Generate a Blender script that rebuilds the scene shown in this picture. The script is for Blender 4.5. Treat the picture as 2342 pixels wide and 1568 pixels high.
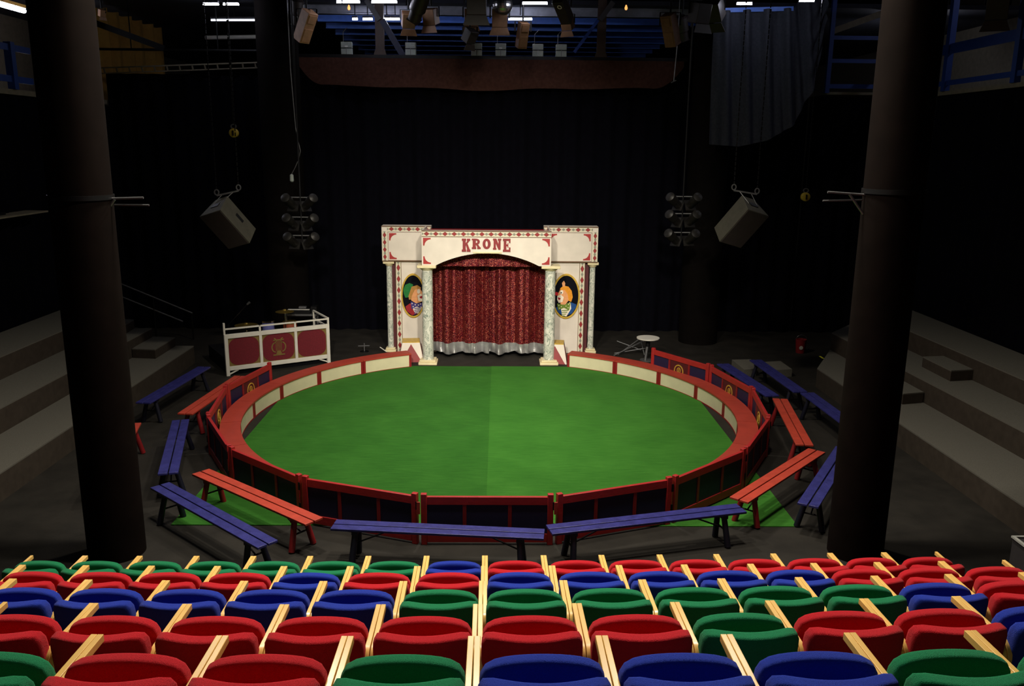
import bpy, bmesh, math, random
from mathutils import Vector, Matrix
random.seed(7)
S = bpy.context.scene
for o in list(bpy.data.objects): bpy.data.objects.remove(o)
COL = S.collection
PI = math.pi
V = Vector

# ------------------------------------------------------------------ camera
FPX, PITCH, YAW, ROLL = 1949.42, 0.228182, 0.0159638, 0.0097285
CAM = V((0.12508, -13.89214, 4.62874))
W, H = 2342, 1568
cp, sp, cyw, syw = math.cos(PITCH), math.sin(PITCH), math.cos(YAW), math.sin(YAW)
FW = V((syw*cp, cyw*cp, -sp)); _r = V((cyw, -syw, 0)); _u = _r.cross(FW)
RT = _r*math.cos(ROLL)+_u*math.sin(ROLL); UP = -_r*math.sin(ROLL)+_u*math.cos(ROLL)
cd = bpy.data.cameras.new('camera'); cam = bpy.data.objects.new('camera', cd); COL.objects.link(cam)
m = Matrix((RT, UP, -FW)).transposed().to_4x4(); m.translation = CAM; cam.matrix_world = m
cd.sensor_width = 36; cd.sensor_fit = 'HORIZONTAL'; cd.lens = FPX/W*36; cd.clip_end = 200
S.camera = cam

# ------------------------------------------------------------------ world, lights, exposure
wd = bpy.data.worlds.new('hall_air'); S.world = wd; wd.use_nodes = True
wd.node_tree.nodes['Background'].inputs[0].default_value = (0.6, 0.65, 0.8, 1)
wd.node_tree.nodes['Background'].inputs[1].default_value = 0.0015
vs = S.view_settings; vs.view_transform = 'Standard'; vs.look = 'None'; vs.gamma = 1; vs.use_curve_mapping = False
vs.exposure = 0.0
def area(name, loc, target, power, size, col, spread=160):
    l = bpy.data.lights.new(name, 'AREA'); l.shape = 'DISK'; l.size = size; l.energy = power; l.color = col
    l.spread = math.radians(spread)
    o = bpy.data.objects.new(name, l); COL.objects.link(o); o.location = loc
    o.rotation_euler = (V(target)-V(loc)).to_track_quat('-Z', 'Y').to_euler(); return o
WARM = (1, .92, .77)
WORK_AND_FILL = [((-2.6, -4.4, 8.3), (-2.2, -7.6, 1), 265, 150), ((2.6, -4.4, 8.3), (2.2, -7.6, 1), 265, 150),
        ((0.0, -5.6, 8.3), (0, -8.2, 1), 225, 150), ((0.0, -0.6, 8.4), (0, -0.4, 0), 225, 160),
        ((-1.5, -10.5, 8.0), (-.5, 4.2, 1.0), 92, 42), ((1.5, -10.5, 8.0), (.5, 4.2, 1.0), 92, 42),
        ((0, -13.2, 8.6), (0, -11, 2), 14, 170)]  # last entry: weak fill added behind the camera for the seats
for i, (a, b, e, sprd) in enumerate(WORK_AND_FILL):
    area('work_and_fill_beam', a, b, e, 0.6, WARM, sprd)

# ------------------------------------------------------------------ pixel rays -> points in the hall
def _d(q): return FW+RT*((q[0]-W/2)/FPX)-UP*((q[1]-H/2)/FPX)
def atz(x, y, z):
    d = _d((x, y)); return CAM+d*((z-CAM.z)/d.z)
def aty(x, y, Y):
    d = _d((x, y)); return CAM+d*((Y-CAM.y)/d.y)
def atx(x, y, X):
    d = _d((x, y)); return CAM+d*((X-CAM.x)/d.x)

# ------------------------------------------------------------------ materials
def lin(c):
    return tuple(((v/255)/12.92 if v/255 <= .04045 else ((v/255+.055)/1.055)**2.4) for v in c)
MATS = {}
def mat(name, rgb, rough=.6, metal=0, noise=.15, scale=8, bump=0, bscale=None, spec=.5, emit=None, es=0, sheen=0):
    if name in MATS: return MATS[name]
    m = bpy.data.materials.new(name); m.use_nodes = True; nt = m.node_tree; b = nt.nodes['Principled BSDF']
    c = lin(rgb)
    tc = nt.nodes.new('ShaderNodeTexCoord')
    nz = nt.nodes.new('ShaderNodeTexNoise'); nz.inputs['Scale'].default_value = scale; nz.inputs['Detail'].default_value = 6
    nt.links.new(tc.outputs['Object'], nz.inputs['Vector'])
    mx = nt.nodes.new('ShaderNodeMix'); mx.data_type = 'RGBA'
    mx.inputs[6].default_value = (*[v*(1-noise) for v in c], 1); mx.inputs[7].default_value = (*[min(1, v*(1+noise)) for v in c], 1)
    mr = nt.nodes.new('ShaderNodeMapRange'); mr.inputs[1].default_value = .3; mr.inputs[2].default_value = .7
    nt.links.new(nz.outputs['Fac'], mr.inputs[0]); nt.links.new(mr.outputs[0], mx.inputs[0])
    nt.links.new(mx.outputs[2], b.inputs['Base Color'])
    b.inputs['Roughness'].default_value = rough; b.inputs['Metallic'].default_value = metal
    b.inputs['Specular IOR Level'].default_value = spec
    if sheen: b.inputs['Sheen Weight'].default_value = sheen
    if emit: b.inputs['Emission Color'].default_value = (*emit, 1); b.inputs['Emission Strength'].default_value = es
    if bump:
        n2 = nt.nodes.new('ShaderNodeTexNoise'); n2.inputs['Scale'].default_value = bscale or scale*4; n2.inputs['Detail'].default_value = 4
        nt.links.new(tc.outputs['Object'], n2.inputs['Vector'])
        bp = nt.nodes.new('ShaderNodeBump'); bp.inputs['Strength'].default_value = bump; bp.inputs['Distance'].default_value = .02
        nt.links.new(n2.outputs['Fac'], bp.inputs['Height']); nt.links.new(bp.outputs['Normal'], b.inputs['Normal'])
    MATS[name] = m; return m
black = mat('black_wall_paint', (16, 16, 20), .9, spec=.1)
drape_black = mat('black_drape_cloth', (8, 8, 15), .95, spec=.05, bump=.3, bscale=60)
floor_m = mat('worn_dark_stage_floor', (36, 33, 29), .75, noise=.3, scale=2.5, bump=.15, bscale=40, spec=.25)
fab = {'red': mat('red_wool_upholstery', (190, 26, 38), .95, noise=.14, scale=220, bump=.5, bscale=350, spec=.1, sheen=.08),
       'blue': mat('blue_wool_upholstery', (32, 54, 160), .95, noise=.16, scale=220, bump=.5, bscale=350, spec=.1, sheen=.08),
       'green': mat('green_wool_upholstery', (24, 122, 78), .95, noise=.14, scale=220, bump=.5, bscale=350, spec=.1, sheen=.08)}
shell_m = mat('dark_seat_back_cloth', (44, 18, 26), .95, spec=.1)
wood_m = mat('lacquered_beech', (232, 186, 104), .3, noise=.12, scale=5, spec=.5)
red_p = mat('red_gloss_paint', (158, 34, 34), .45, noise=.12, scale=6, bump=.08, bscale=30)
redbench_p = mat('worn_red_bench_paint', (174, 60, 42), .5, noise=.14, scale=9, bump=.15, bscale=50)
blue_p = mat('worn_blue_bench_paint', (48, 48, 112), .33, noise=.25, scale=10, bump=.2, bscale=45)
blueleg_p = mat('dark_blue_leg_paint', (10, 11, 30), .5)
navy_p = mat('navy_board_paint', (20, 18, 56), .6, noise=.15, scale=6)
maroon_p = mat('maroon_board_paint', (74, 14, 22), .6)
darkred_p = mat('dark_red_paint', (128, 22, 26), .5, noise=.12)
kerbtop_p = mat('orange_red_kerb_top', (160, 54, 40), .55, noise=.1, scale=5, bump=.08, bscale=40)
cream_p = mat('cream_board_paint', (206, 198, 164), .6, noise=.05, scale=5)
portal_p = mat('cream_portal_paint', (212, 202, 190), .6, noise=.06, scale=4)
capital_p = mat('ivory_capital_paint', (214, 200, 160), .5, noise=.08, scale=8)
gold_p = mat('gold_paint', (196, 160, 62), .4, metal=.2, noise=.15, scale=20)
brown_p = mat('brown_line_paint', (96, 66, 40), .6)
iron_m = mat('black_iron', (22, 22, 24), .5, metal=.6)
steel_m = mat('dull_steel', (120, 120, 122), .4, metal=.7)
chrome_m = mat('chrome', (200, 200, 205), .15, metal=1, noise=.03)
white_p = mat('white_frame_paint', (214, 210, 200), .5, noise=.05)
bandred_p = mat('crimson_panel_cloth', (104, 17, 30), .85, noise=.15, scale=40)
tier_m = mat('grey_tribune_carpet', (98, 95, 88), .95, noise=.12, scale=60, bump=.2, bscale=200, spec=.1)
pillar_m = mat('dark_brown_pillar_paint', (17, 11, 9), .85, noise=.2, scale=4, spec=.05)
farpillar_m = mat('black_pillar_paint', (14, 11, 10), .9, spec=.05)
valance_m = mat('warm_lit_border_cloth', (72, 48, 42), .95, noise=.2, scale=14, spec=.05)  # black cloth; the warm light falling on it is put into this brown
bluesteel_m = mat('blue_painted_steel', (70, 112, 200), .5, noise=.1)
darkbluesteel_m = mat('dark_blue_painted_steel', (26, 60, 140), .5, noise=.1)
lamp_m = mat('warm_lit_lamp_housing', (112, 80, 54), .5, metal=.2, noise=.2)  # black housings, with the warm light they catch put into the brown
greybox_m = mat('grey_enamel_box', (150, 158, 152), .5)
silver_m = mat('silver_lame', (190, 190, 190), .32, metal=.75, noise=.1, bump=.4, bscale=12)
brass_m = mat('brass', (190, 160, 80), .3, metal=.9)
gal_m = mat('dusty_gallery_board', (120, 112, 96), .85)
yellowcloth_m = mat('golden_curtain_cloth', (186, 142, 66), .9, noise=.1)
grey_drape = mat('charcoal_drape_cloth', (54, 56, 64), .95, noise=.15, scale=20, spec=.05)
housing_m = mat('grey_light_housing', (58, 58, 62), .6)
tube_e = mat('lit_fluorescent_tube', (240, 240, 255), .3, emit=(.82, .84, 1), es=85)
tube_dim = mat('dim_fluorescent_tube', (240, 240, 255), .3, emit=(.85, .9, 1), es=4)

def nodemat(name, build):
    m = bpy.data.materials.new(name); m.use_nodes = True; build(m.node_tree, m.node_tree.nodes['Principled BSDF']); MATS[name] = m; return m
def ramp(nt, src, stops):
    r = nt.nodes.new('ShaderNodeValToRGB'); el = r.color_ramp.elements
    while len(el) < len(stops): el.new(.5)
    for e, (p, c) in zip(el, stops): e.position = p; e.color = (*lin(c), 1)
    nt.links.new(src, r.inputs[0]); return r.outputs[0]
def _marble(nt, b):
    tc = nt.nodes.new('ShaderNodeTexCoord')
    mp = nt.nodes.new('ShaderNodeMapping'); mp.inputs['Scale'].default_value = (1, 1, .6); mp.inputs['Rotation'].default_value = (.5, .6, 0)
    nt.links.new(tc.outputs['Object'], mp.inputs[0])
    n = nt.nodes.new('ShaderNodeTexNoise'); n.inputs['Scale'].default_value = 9; n.inputs['Detail'].default_value = 8; n.inputs['Distortion'].default_value = 1.6
    nt.links.new(mp.outputs[0], n.inputs[0])
    c = ramp(nt, n.outputs['Fac'], [(.3, (214, 212, 200)), (.46, (200, 200, 188)), (.5, (112, 126, 116)), (.55, (198, 198, 186)), (.7, (164, 170, 158))])
    nt.links.new(c, b.inputs['Base Color']); b.inputs['Roughness'].default_value = .35
marble_m = nodemat('painted_grey_green_marble', _marble)
def _seq(nt, b):
    tc = nt.nodes.new('ShaderNodeTexCoord')
    v = nt.nodes.new('ShaderNodeTexVoronoi'); v.inputs['Scale'].default_value = 120
    nt.links.new(tc.outputs['Object'], v.inputs['Vector'])
    sx = nt.nodes.new('ShaderNodeSeparateColor'); nt.links.new(v.outputs['Color'], sx.inputs[0])
    c = ramp(nt, sx.outputs[0], [(0, (38, 3, 20)), (.5, (86, 8, 34)), (.84, (156, 36, 32)), (.97, (236, 150, 120))])
    nt.links.new(c, b.inputs['Base Color']); b.inputs['Roughness'].default_value = .4; b.inputs['Metallic'].default_value = .65
    bp = nt.nodes.new('ShaderNodeBump'); bp.inputs['Strength'].default_value = .3; bp.inputs['Distance'].default_value = .004
    nt.links.new(sx.outputs[1], bp.inputs['Height']); nt.links.new(bp.outputs[0], b.inputs['Normal'])
sequin_m = nodemat('red_sequin_cloth', _seq)
def _grass(nt, b):
    tc = nt.nodes.new('ShaderNodeTexCoord')
    n = nt.nodes.new('ShaderNodeTexNoise'); n.inputs['Scale'].default_value = 260; n.inputs['Detail'].default_value = 2
    n3 = nt.nodes.new('ShaderNodeTexNoise'); n3.inputs['Scale'].default_value = 1.3; n3.inputs['Detail'].default_value = 5
    mp = nt.nodes.new('ShaderNodeMapping'); mp.inputs['Scale'].default_value = (.6, 6, 1); mp.inputs['Rotation'].default_value = (0, 0, .5)
    n2 = nt.nodes.new('ShaderNodeTexNoise'); n2.inputs['Scale'].default_value = 6; n2.inputs['Detail'].default_value = 4
    for q in (n, n3): nt.links.new(tc.outputs['Object'], q.inputs[0])
    nt.links.new(tc.outputs['Object'], mp.inputs[0]); nt.links.new(mp.outputs[0], n2.inputs[0])
    a = nt.nodes.new('ShaderNodeMath'); a.operation = 'MULTIPLY_ADD'; a.inputs[1].default_value = .5
    nt.links.new(n.outputs[0], a.inputs[0])
    a2 = nt.nodes.new('ShaderNodeMath'); a2.operation = 'MULTIPLY_ADD'; a2.inputs[1].default_value = .25
    nt.links.new(n2.outputs[0], a2.inputs[0])
    a3 = nt.nodes.new('ShaderNodeMath'); a3.operation = 'MULTIPLY'; a3.inputs[1].default_value = .25
    nt.links.new(n3.outputs[0], a3.inputs[0]); nt.links.new(a3.outputs[0], a2.inputs[2]); nt.links.new(a2.outputs[0], a.inputs[2])
    c = ramp(nt, a.outputs[0], [(.34, (36, 82, 28)), (.5, (50, 104, 36)), (.66, (68, 126, 48))])
    nt.links.new(c, b.inputs['Base Color']); b.inputs['Roughness'].default_value = .95; b.inputs['Specular IOR Level'].default_value = .1
    bp = nt.nodes.new('ShaderNodeBump'); bp.inputs['Strength'].default_value = .6; bp.inputs['Distance'].default_value = .01
    nt.links.new(n.outputs[0], bp.inputs['Height']); nt.links.new(bp.outputs[0], b.inputs['Normal'])
grass_m = nodemat('artificial_grass', _grass)
def _grass2(nt, b):
    _grass(nt, b)
    for n in nt.nodes:
        if n.type == 'VALTORGB':
            for e, c in zip(n.color_ramp.elements, [(42, 92, 31), (57, 115, 40), (76, 136, 52)]): e.color = (*lin(c), 1)
grass2_m = nodemat('artificial_grass_pile_reversed', _grass2)

# ------------------------------------------------------------------ mesh building
class MB:
    def __init__(s): s.v = []; s.f = []
    def add(s, vs, fs, M=None):
        n = len(s.v)
        for v in vs:
            v = V(v); s.v.append(M @ v if M else v)
        s.f += [tuple(i+n for i in f) for f in fs]; return s
    def box(s, x0, x1, y0, y1, z0, z1, M=None):
        return s.add([(x, y, z) for x in (x0, x1) for y in (y0, y1) for z in (z0, z1)],
                     [(0, 1, 3, 2), (4, 6, 7, 5), (0, 4, 5, 1), (2, 3, 7, 6), (0, 2, 6, 4), (1, 5, 7, 3)], M)
    def bar(s, p, q, w, h, up=(0, 0, 1)):
        p, q = V(p), V(q); d = (q-p); L = d.length; d.normalize(); up = V(up)
        if abs(d.dot(up)) > .98: up = V((0, 1, 0))
        x = d.cross(up).normalized(); u = x.cross(d)
        M = Matrix((x, d, u)).transposed().to_4x4(); M.translation = p
        return s.box(-w/2, w/2, 0, L, -h/2, h/2, M)
    def tube(s, p, q, r, n=10, r2=None):
        p, q = V(p), V(q); d = (q-p).normalized(); r2 = r if r2 is None else r2
        a = d.orthogonal().normalized(); b = d.cross(a)
        vs = [c+(a*math.cos(t)+b*math.sin(t))*rr for c, rr in ((p, r), (q, r2)) for t in [2*PI*i/n for i in range(n)]]
        fs = [(i, (i+1) % n, n+(i+1) % n, n+i) for i in range(n)]+[tuple(range(n))[::-1], tuple(range(n, 2*n))]
        return s.add(vs, fs)
    def path(s, pts, r, n=8):
        for a, b in zip(pts, pts[1:]): s.tube(a, b, r, n)
        return s
    def lathe(s, prof, n=24, M=None, caps=True):
        vs = [(r*math.cos(2*PI*i/n), r*math.sin(2*PI*i/n), z) for r, z in prof for i in range(n)]
        fs = [(k*n+i, k*n+(i+1) % n, (k+1)*n+(i+1) % n, (k+1)*n+i) for k in range(len(prof)-1) for i in range(n)]
        if caps: fs += [tuple(range(n))[::-1], tuple(range((len(prof)-1)*n, len(prof)*n))]
        return s.add(vs, fs, M)
    def prism(s, poly, y0, y1, M=None):          # polygon in x,z extruded along y, front at y0
        n = len(poly); a = sum(poly[i][0]*poly[(i+1) % n][1]-poly[(i+1) % n][0]*poly[i][1] for i in range(n))
        if a < 0: poly = poly[::-1]
        vs = [(x, y0, z) for x, z in poly]+[(x, y1, z) for x, z in poly]
        fs = [tuple(range(n)), tuple(range(n, 2*n))[::-1]]+[(i, n+i, n+(i+1) % n, (i+1) % n) for i in range(n)]
        return s.add(vs, fs, M)
    def ring(s, cx, cz, a, b, a2, b2, y0, y1, n=40, t0=0, t1=2*PI, M=None):
        full = abs(t1-t0-2*PI) < 1e-4; k = n if full else n+1
        vs = []
        for i in range(k):
            t = t0+(t1-t0)*i/n; c, q = math.cos(t), math.sin(t)
            vs += [(cx+a*c, y0, cz+b*q), (cx+a2*c, y0, cz+b2*q), (cx+a2*c, y1, cz+b2*q), (cx+a*c, y1, cz+b*q)]
        fs = []
        for i in range(n):
            j = (i+1) % k
            for e in range(4): fs.append((4*i+e, 4*j+e, 4*j+(e+1) % 4, 4*i+(e+1) % 4))
        if not full: fs += [(0, 1, 2, 3), tuple(4*n+e for e in (3, 2, 1, 0))]
        return s.add(vs, fs, M)
    def sheet(s, fn, nu, nv, th=.004):            # fn(u,v)->point; solid thin cloth
        P = [[V(fn(i/nu, j/nv)) for j in range(nv+1)] for i in range(nu+1)]
        vs = []; k = nv+1
        for sgn in (0, 1):
            for i in range(nu+1):
                for j in range(nv+1):
                    a = P[min(i+1, nu)][j]-P[max(i-1, 0)][j]; b = P[i][min(j+1, nv)]-P[i][max(j-1, 0)]
                    vs.append(P[i][j]+(a.cross(b).normalized()*th if sgn else V((0, 0, 0))))
        N = (nu+1)*k; fs = []
        for i in range(nu):
            for j in range(nv):
                q = (i*k+j, i*k+j+1, (i+1)*k+j+1, (i+1)*k+j); fs.append(q); fs.append(tuple(N+x for x in q[::-1]))
        rim = [(i, 0) for i in range(nu)]+[(nu, j) for j in range(nv)]+[(i, nv) for i in range(nu, 0, -1)]+[(0, j) for j in range(nv, 0, -1)]
        for (a, b), (c, d) in zip(rim, rim[1:]+rim[:1]): fs.append((a*k+b, c*k+d, N+c*k+d, N+a*k+b))
        return s.add(vs, fs)
    def pillow(s, a, t, h, p=5, n=12, f=None, M=None, pc=9):   # rounded cushion, half sizes a,t,h
        bm = bmesh.new(); bmesh.ops.create_cube(bm, size=2)
        bmesh.ops.subdivide_edges(bm, edges=bm.edges[:], cuts=n-1, use_grid_fill=True)
        bm.verts.index_update(); vs = []
        for v in bm.verts:
            c = [math.tan(x*PI/4) if abs(x) < 1 else x for x in v.co]
            k = ((abs(c[0])**pc+abs(c[2])**pc)**(p/pc)+abs(c[1])**p)**(-1/p); q = [c[0]*k*a, c[1]*k*t, c[2]*k*h]
            vs.append(f(*q) if f else q)
        fs = [tuple(v.index for v in fc.verts) for fc in bm.faces]; bm.free()
        return s.add(vs, fs, M)
    def build(s, name, material, parent=None, smooth=35, bevel=0, origin=None):
        off = V(origin) if origin is not None else V((0, 0, 0))
        me = bpy.data.meshes.new(name); me.from_pydata([tuple(v-off) for v in s.v], [], s.f)
        bm = bmesh.new(); bm.from_mesh(me); bmesh.ops.recalc_face_normals(bm, faces=bm.faces[:]); bm.to_mesh(me); bm.free()
        me.materials.append(material)
        if smooth:
            me.polygons.foreach_set('use_smooth', [True]*len(me.polygons)); me.set_sharp_from_angle(angle=math.radians(smooth))
        o = bpy.data.objects.new(name, me); COL.objects.link(o); o.location = off
        if parent: o.parent = parent
        if bevel:
            b = o.modifiers.new('bevel', 'BEVEL'); b.width = bevel; b.segments = 2; b.limit_method = 'ANGLE'; b.angle_limit = math.radians(40)
        return o
def tag(o, label, cat, group=None, kind=None):
    o['label'] = label; o['category'] = cat
    if group: o['group'] = group
    if kind: o['kind'] = kind
    return o
def thing(name, label, cat, loc=(0, 0, 0), rz=0, group=None):
    o = bpy.data.objects.new(name, None); COL.objects.link(o); o.location = loc; o.rotation_euler = (0, 0, rz); o.empty_display_size = .1
    return tag(o, label, cat, group)
def struct(o): o['kind'] = 'structure'; return o
def copy_tree(o, parent=None):
    c = o.copy(); COL.objects.link(c)
    if parent: c.parent = parent
    for ch in list(o.children): copy_tree(ch, c)
    return c
def plabel(o, t): o['label'] = t; return o
ORD = 'first second third fourth fifth sixth seventh eighth ninth tenth eleventh twelfth thirteenth fourteenth fifteenth sixteenth'.split()

# ------------------------------------------------------------------ the hall
struct(MB().box(-13, 13, -18, 24, -.2, 0).build('floor', floor_m))
struct(MB().box(-13, 13, -18, 24, 9.0, 9.2).build('ceiling', black))
struct(MB().box(-13.2, -13, -18, 24, 0, 9).build('wall_left', gal_m))
struct(MB().box(13, 13.2, -18, 24, 0, 9).build('wall_right', gal_m))
struct(MB().box(-13, 13, 24, 24.2, 0, 9).build('wall_back', black))
struct(MB().box(-13, 13, -18.2, -18, 0, 9).build('wall_front', black))
# black drapes closing the ring hall
def drape(name, a, b, z0, z1, amp, period, m, lab, cat='drape'):
    a, b = V((*a, 0)), V((*b, 0)); L = (b-a).length; d = (b-a).normalized(); n = V((-d.y, d.x, 0)); nf = int(L/period*6)
    fn = lambda u, v: (*(a+d*L*u+n*(amp*math.sin(u*L/period*2*PI)+amp*.5*math.sin(u*L/period*2.3+1))).xy, z0+(z1-z0)*v)
    return tag(MB().sheet(fn, nf, 1, .01).build(name, m, smooth=80), lab, cat)
drape('black_drape', (-9.3, 7.5), (7.62, 7.5), 0, 6.2, .06, .42, drape_black, 'black back drape hanging behind the cream circus portal')
drape('black_drape', (7.66, 7.5), (9.6, 7.5), 0, 5.82, .06, .42, drape_black, 'black back drape at far right under the blue railed gallery bay')
drape('black_drape', (-9.25, -9), (-9.25, 7.4), 0, 5.45, .05, .4, drape_black, 'black side drape hanging above the left grey tribune')
drape('black_drape', (9.45, 7.4), (9.45, -9), 0, 5.7, .05, .4, drape_black, 'black side drape hanging above the right grey tribune')

# ------------------------------------------------------------------ pillars
def lathe_thing(name, prof, m, loc, label, cat, n=40):
    o = MB().lathe(prof, n).build(name, m); o.location = loc; return tag(o, label, cat)
lathe_thing('pillar', [(.31, 0), (.31, 9)], pillar_m, (-4.27, -4.77, 0), 'tall dark round pillar standing left of the ring, nearest the seats', 'pillar')
lathe_thing('pillar', [(.31, 0), (.31, 9)], pillar_m, (4.33, -4.73, 0), 'tall dark round pillar standing right of the ring, nearest the seats', 'pillar')
lathe_thing('pillar', [(.46, 0), (.46, 9)], farpillar_m, (-4.89, 6.35, 0), 'far dark round pillar behind the white band stand', 'pillar')
lathe_thing('pillar', [(.46, 0), (.46, 9)], farpillar_m, (4.98, 6.35, 0), 'far dark round pillar at the back right, beside the charcoal hanging cloth', 'pillar')
# lighting arms clamped to the near pillars
def arm(Y, segs, lab, pc):
    t = thing('lighting_boom', lab, 'pipe', aty(*segs[0][0], Y))
    for k, (a, b, r) in enumerate(segs):
        p, q = aty(*a, Y), aty(*b, Y)
        MB().tube(p, q, r).build('pipe' if k < 2 else 'strut', steel_m, t).matrix_parent_inverse = Matrix.Translation(-t.location)
    p = V((pc[0], pc[1], aty(*segs[0][0], Y).z-.01))
    MB().lathe([(.312, 0), (.325, 0), (.325, .05), (.312, .05)], 32, Matrix.Translation(p), caps=False).build('collar', iron_m, t).matrix_parent_inverse = Matrix.Translation(-t.location)
arm(-4.77, [((247, 454), (328, 452), .012), ((262, 468), (341, 469), .010), ((243, 484), (262, 456), .014)], 'thin steel lighting boom clamped to the near left pillar', (-4.27, -4.77))
arm(-4.73, [((1893, 439), (1992, 446), .012), ((1882, 459), (1972, 457), .010), ((1943, 444), (1974, 489), .014)], 'thin steel lighting boom clamped to the near right pillar', (4.33, -4.73))

# ------------------------------------------------------------------ ring: grass carpet, kerb, barrier
def flat(pts, z): n = len(pts); return MB().add([(x, y, 0) for x, y in pts]+[(x, y, z) for x, y in pts], [tuple(range(n))[::-1], tuple(range(n, 2*n))]+[(i, (i+1) % n, n+(i+1) % n, n+i) for i in range(n)])
tag(flat([(-.03, -4.06), (-.03, 3.76), (-2.0, 3.76), (-3.05, 2.97), (-3.92, 1.65), (-3.92, -4.06)], .012).build('grass_carpet', grass_m), 'left half of the green artificial grass carpet in the ring, darker pile', 'carpet')
tag(flat([(-.029, -4.06), (3.89, -4.06), (3.89, 1.68), (3.05, 2.97), (2.0, 3.78), (-.029, 3.78)], .012).build('grass_carpet', grass2_m), 'right half of the green artificial grass carpet in the ring, lighter pile', 'carpet')
RI, RO, KH = 4.082, 4.383, .3015
def arcpts(r, a0, a1, n): return [(r*math.sin(math.radians(a0+(a1-a0)*i/n)), r*math.cos(math.radians(a0+(a1-a0)*i/n))) for i in range(n+1)]
def arcslab(r0, r1, a0, a1, z0, z1, n=8):
    i, o = arcpts(r0, a0, a1, n), arcpts(r1, a0, a1, n); mb = MB(); vs = []
    for (x0, y0), (x1, y1) in zip(i, o): vs += [(x0, y0, z0), (x1, y1, z0), (x1, y1, z1), (x0, y0, z1)]
    fs = [(0, 1, 2, 3), tuple(4*n+e for e in (3, 2, 1, 0))]
    for k in range(n):
        for e in range(4): fs.append((4*k+e, 4*k+4+e, 4*k+4+(e+1) % 4, 4*k+(e+1) % 4))
    return mb.add(vs, fs)
def kerb(a0, a1, label):
    am = math.radians((a0+a1)/2); c = V((math.sin(am)*4.23, math.cos(am)*4.23, 0))
    t = thing('ring_kerb', label, 'kerb', c, 0, 'cream and red kerb sections around the ring')
    def part(mb, name, m, **k):
        o = mb.build(name, m, **k); o.parent = t; o.location = -c; return o
    g = .12
    part(arcslab(RI-.012, RO, a0+.06, a1-.06, KH-.028, KH), 'top_board', kerbtop_p)
    part(arcslab(RI+.006, RI+.03, a0+g*5, a1-g*5, .02, KH-.03), 'cream_panel', cream_p)
    part(arcslab(RO-.06, RO-.03, a0+g, a1-g, 0, KH-.03), 'back_board', darkred_p)
    part(arcslab(RI, RI+.034, a0+g, a1-g, 0, .022), 'foot_rail', darkred_p)
    for b0, b1 in ((a0+.06, a0+.75), (a1-.75, a1-.06)): part(arcslab(RI-.004, RO-.03, b0, b1, 0, KH-.029, 2), 'end_post', darkred_p)
for side in (1, -1):
    base, n = (22.9, 8) if side > 0 else (-25.0, 8)
    for k in range(n):
        a, b = base+side*15.55*k, base+side*15.55*(k+1)
        w = 'right' if side > 0 else 'left'
        lab = f'cream and red ring kerb section adjoining the portal on its {w} side' if k == 0 else f'cream and red ring kerb section, {ORD[k]} counted from the portal along the {w} side'
        kerb(min(a, b), max(a, b), lab)
# polygonal barrier
BC = V((-.0053, -.1273, 0)); BR = 4.488; FH = .6213; ST = math.radians(20.54)
VT = [BC+V((BR*math.sin(.0015+ST*(i-5.5)), -BR*math.cos(.0015+ST*(i-5.5)), 0)) for i in range(13)]
def barrier(i, label, emblem):
    a, b = VT[i], VT[i+1]; d = (b-a); L = d.length; c = (a+b)/2
    t = thing('barrier_panel', label, 'fence panel', c, math.atan2(d.y, d.x), 'red and navy barrier panels around the ring')
    h = L/2-.02
    for s in (-1, 1): MB().box(s*h-(.07 if s > 0 else 0), s*h+(.07 if s < 0 else 0), -.03, .03, 0, FH+.02).build('end_post', red_p, t, bevel=.005)
    MB().box(-h+.07, h-.07, -.022, .022, FH-.115, FH-.015).build('top_rail', red_p, t, bevel=.004)
    MB().box(-h+.07, h-.07, -.022, .022, .03, .14).build('bottom_rail', red_p, t, bevel=.004)
    for s in (-1, 1): MB().box(s*L/6-.022, s*L/6+.022, -.018, .018, .14, FH-.115).build('divider', darkred_p, t)
    e = [-h+.07, -L/6-.022, -L/6+.022, L/6-.022, L/6+.022, h-.07]
    for k in range(3):
        f = MB().box(e[2*k], e[2*k+1], -.008, .006, .14, FH-.115).build('infill_board', navy_p, t)
        if k == 1 and emblem:
            g = MB().box(e[2]+.002, e[3]-.002, .006, .012, .142, FH-.117).build('maroon_board', maroon_p, t)
            R = Matrix.Rotation(PI, 4, 'Z'); q = MB(); zc = .315
            q.ring(0, zc, .125, .135, .105, .113, -.02, -.011, 32, M=R)
            q.ring(0, zc+.02, .05, .06, .034, .044, -.018, -.011, 20, M=R)
            for s in (-1, 1): q.prism([(s*.02, zc-.07), (s*.06, zc-.02), (s*.075, zc-.04), (s*.03, zc-.085)], -.018, -.011, R)
            q.box(-.035, .035, .011, .018, zc-.075, zc-.05); q.box(-.008, .008, .011, .018, zc-.06, zc+.05)
            q.build('gold_emblem', gold_p, g)
    for zz in (.18, .45): MB().box(h-.01, h+.018, -.038, -.028, zz, zz+.1).build('hinge', iron_m, t)
blab = ['barrier panel at the far left, beside the white band stand', 'barrier panel with gold roundel beside the left back red bench',
        'barrier panel at the left bend beside the blue bench pointing away', 'barrier panel behind the left red front bench',
        'barrier panel between left red and left blue front benches', 'barrier panel at the front centre behind the two blue benches',
        'barrier panel directly behind the right blue front bench', 'barrier panel between right blue front bench and right red bench',
        'barrier panel at the right bend, behind the nearer red bench', 'barrier panel at the right bend, its gold roundel seen edge on',
        'barrier panel on the right with gold roundel, beside the far blue bench', 'barrier panel at far right end with roundel, near the round stool']
for i in range(12): barrier(i, 'red and navy '+blab[i], i in (0, 1, 9, 10, 11))
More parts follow.
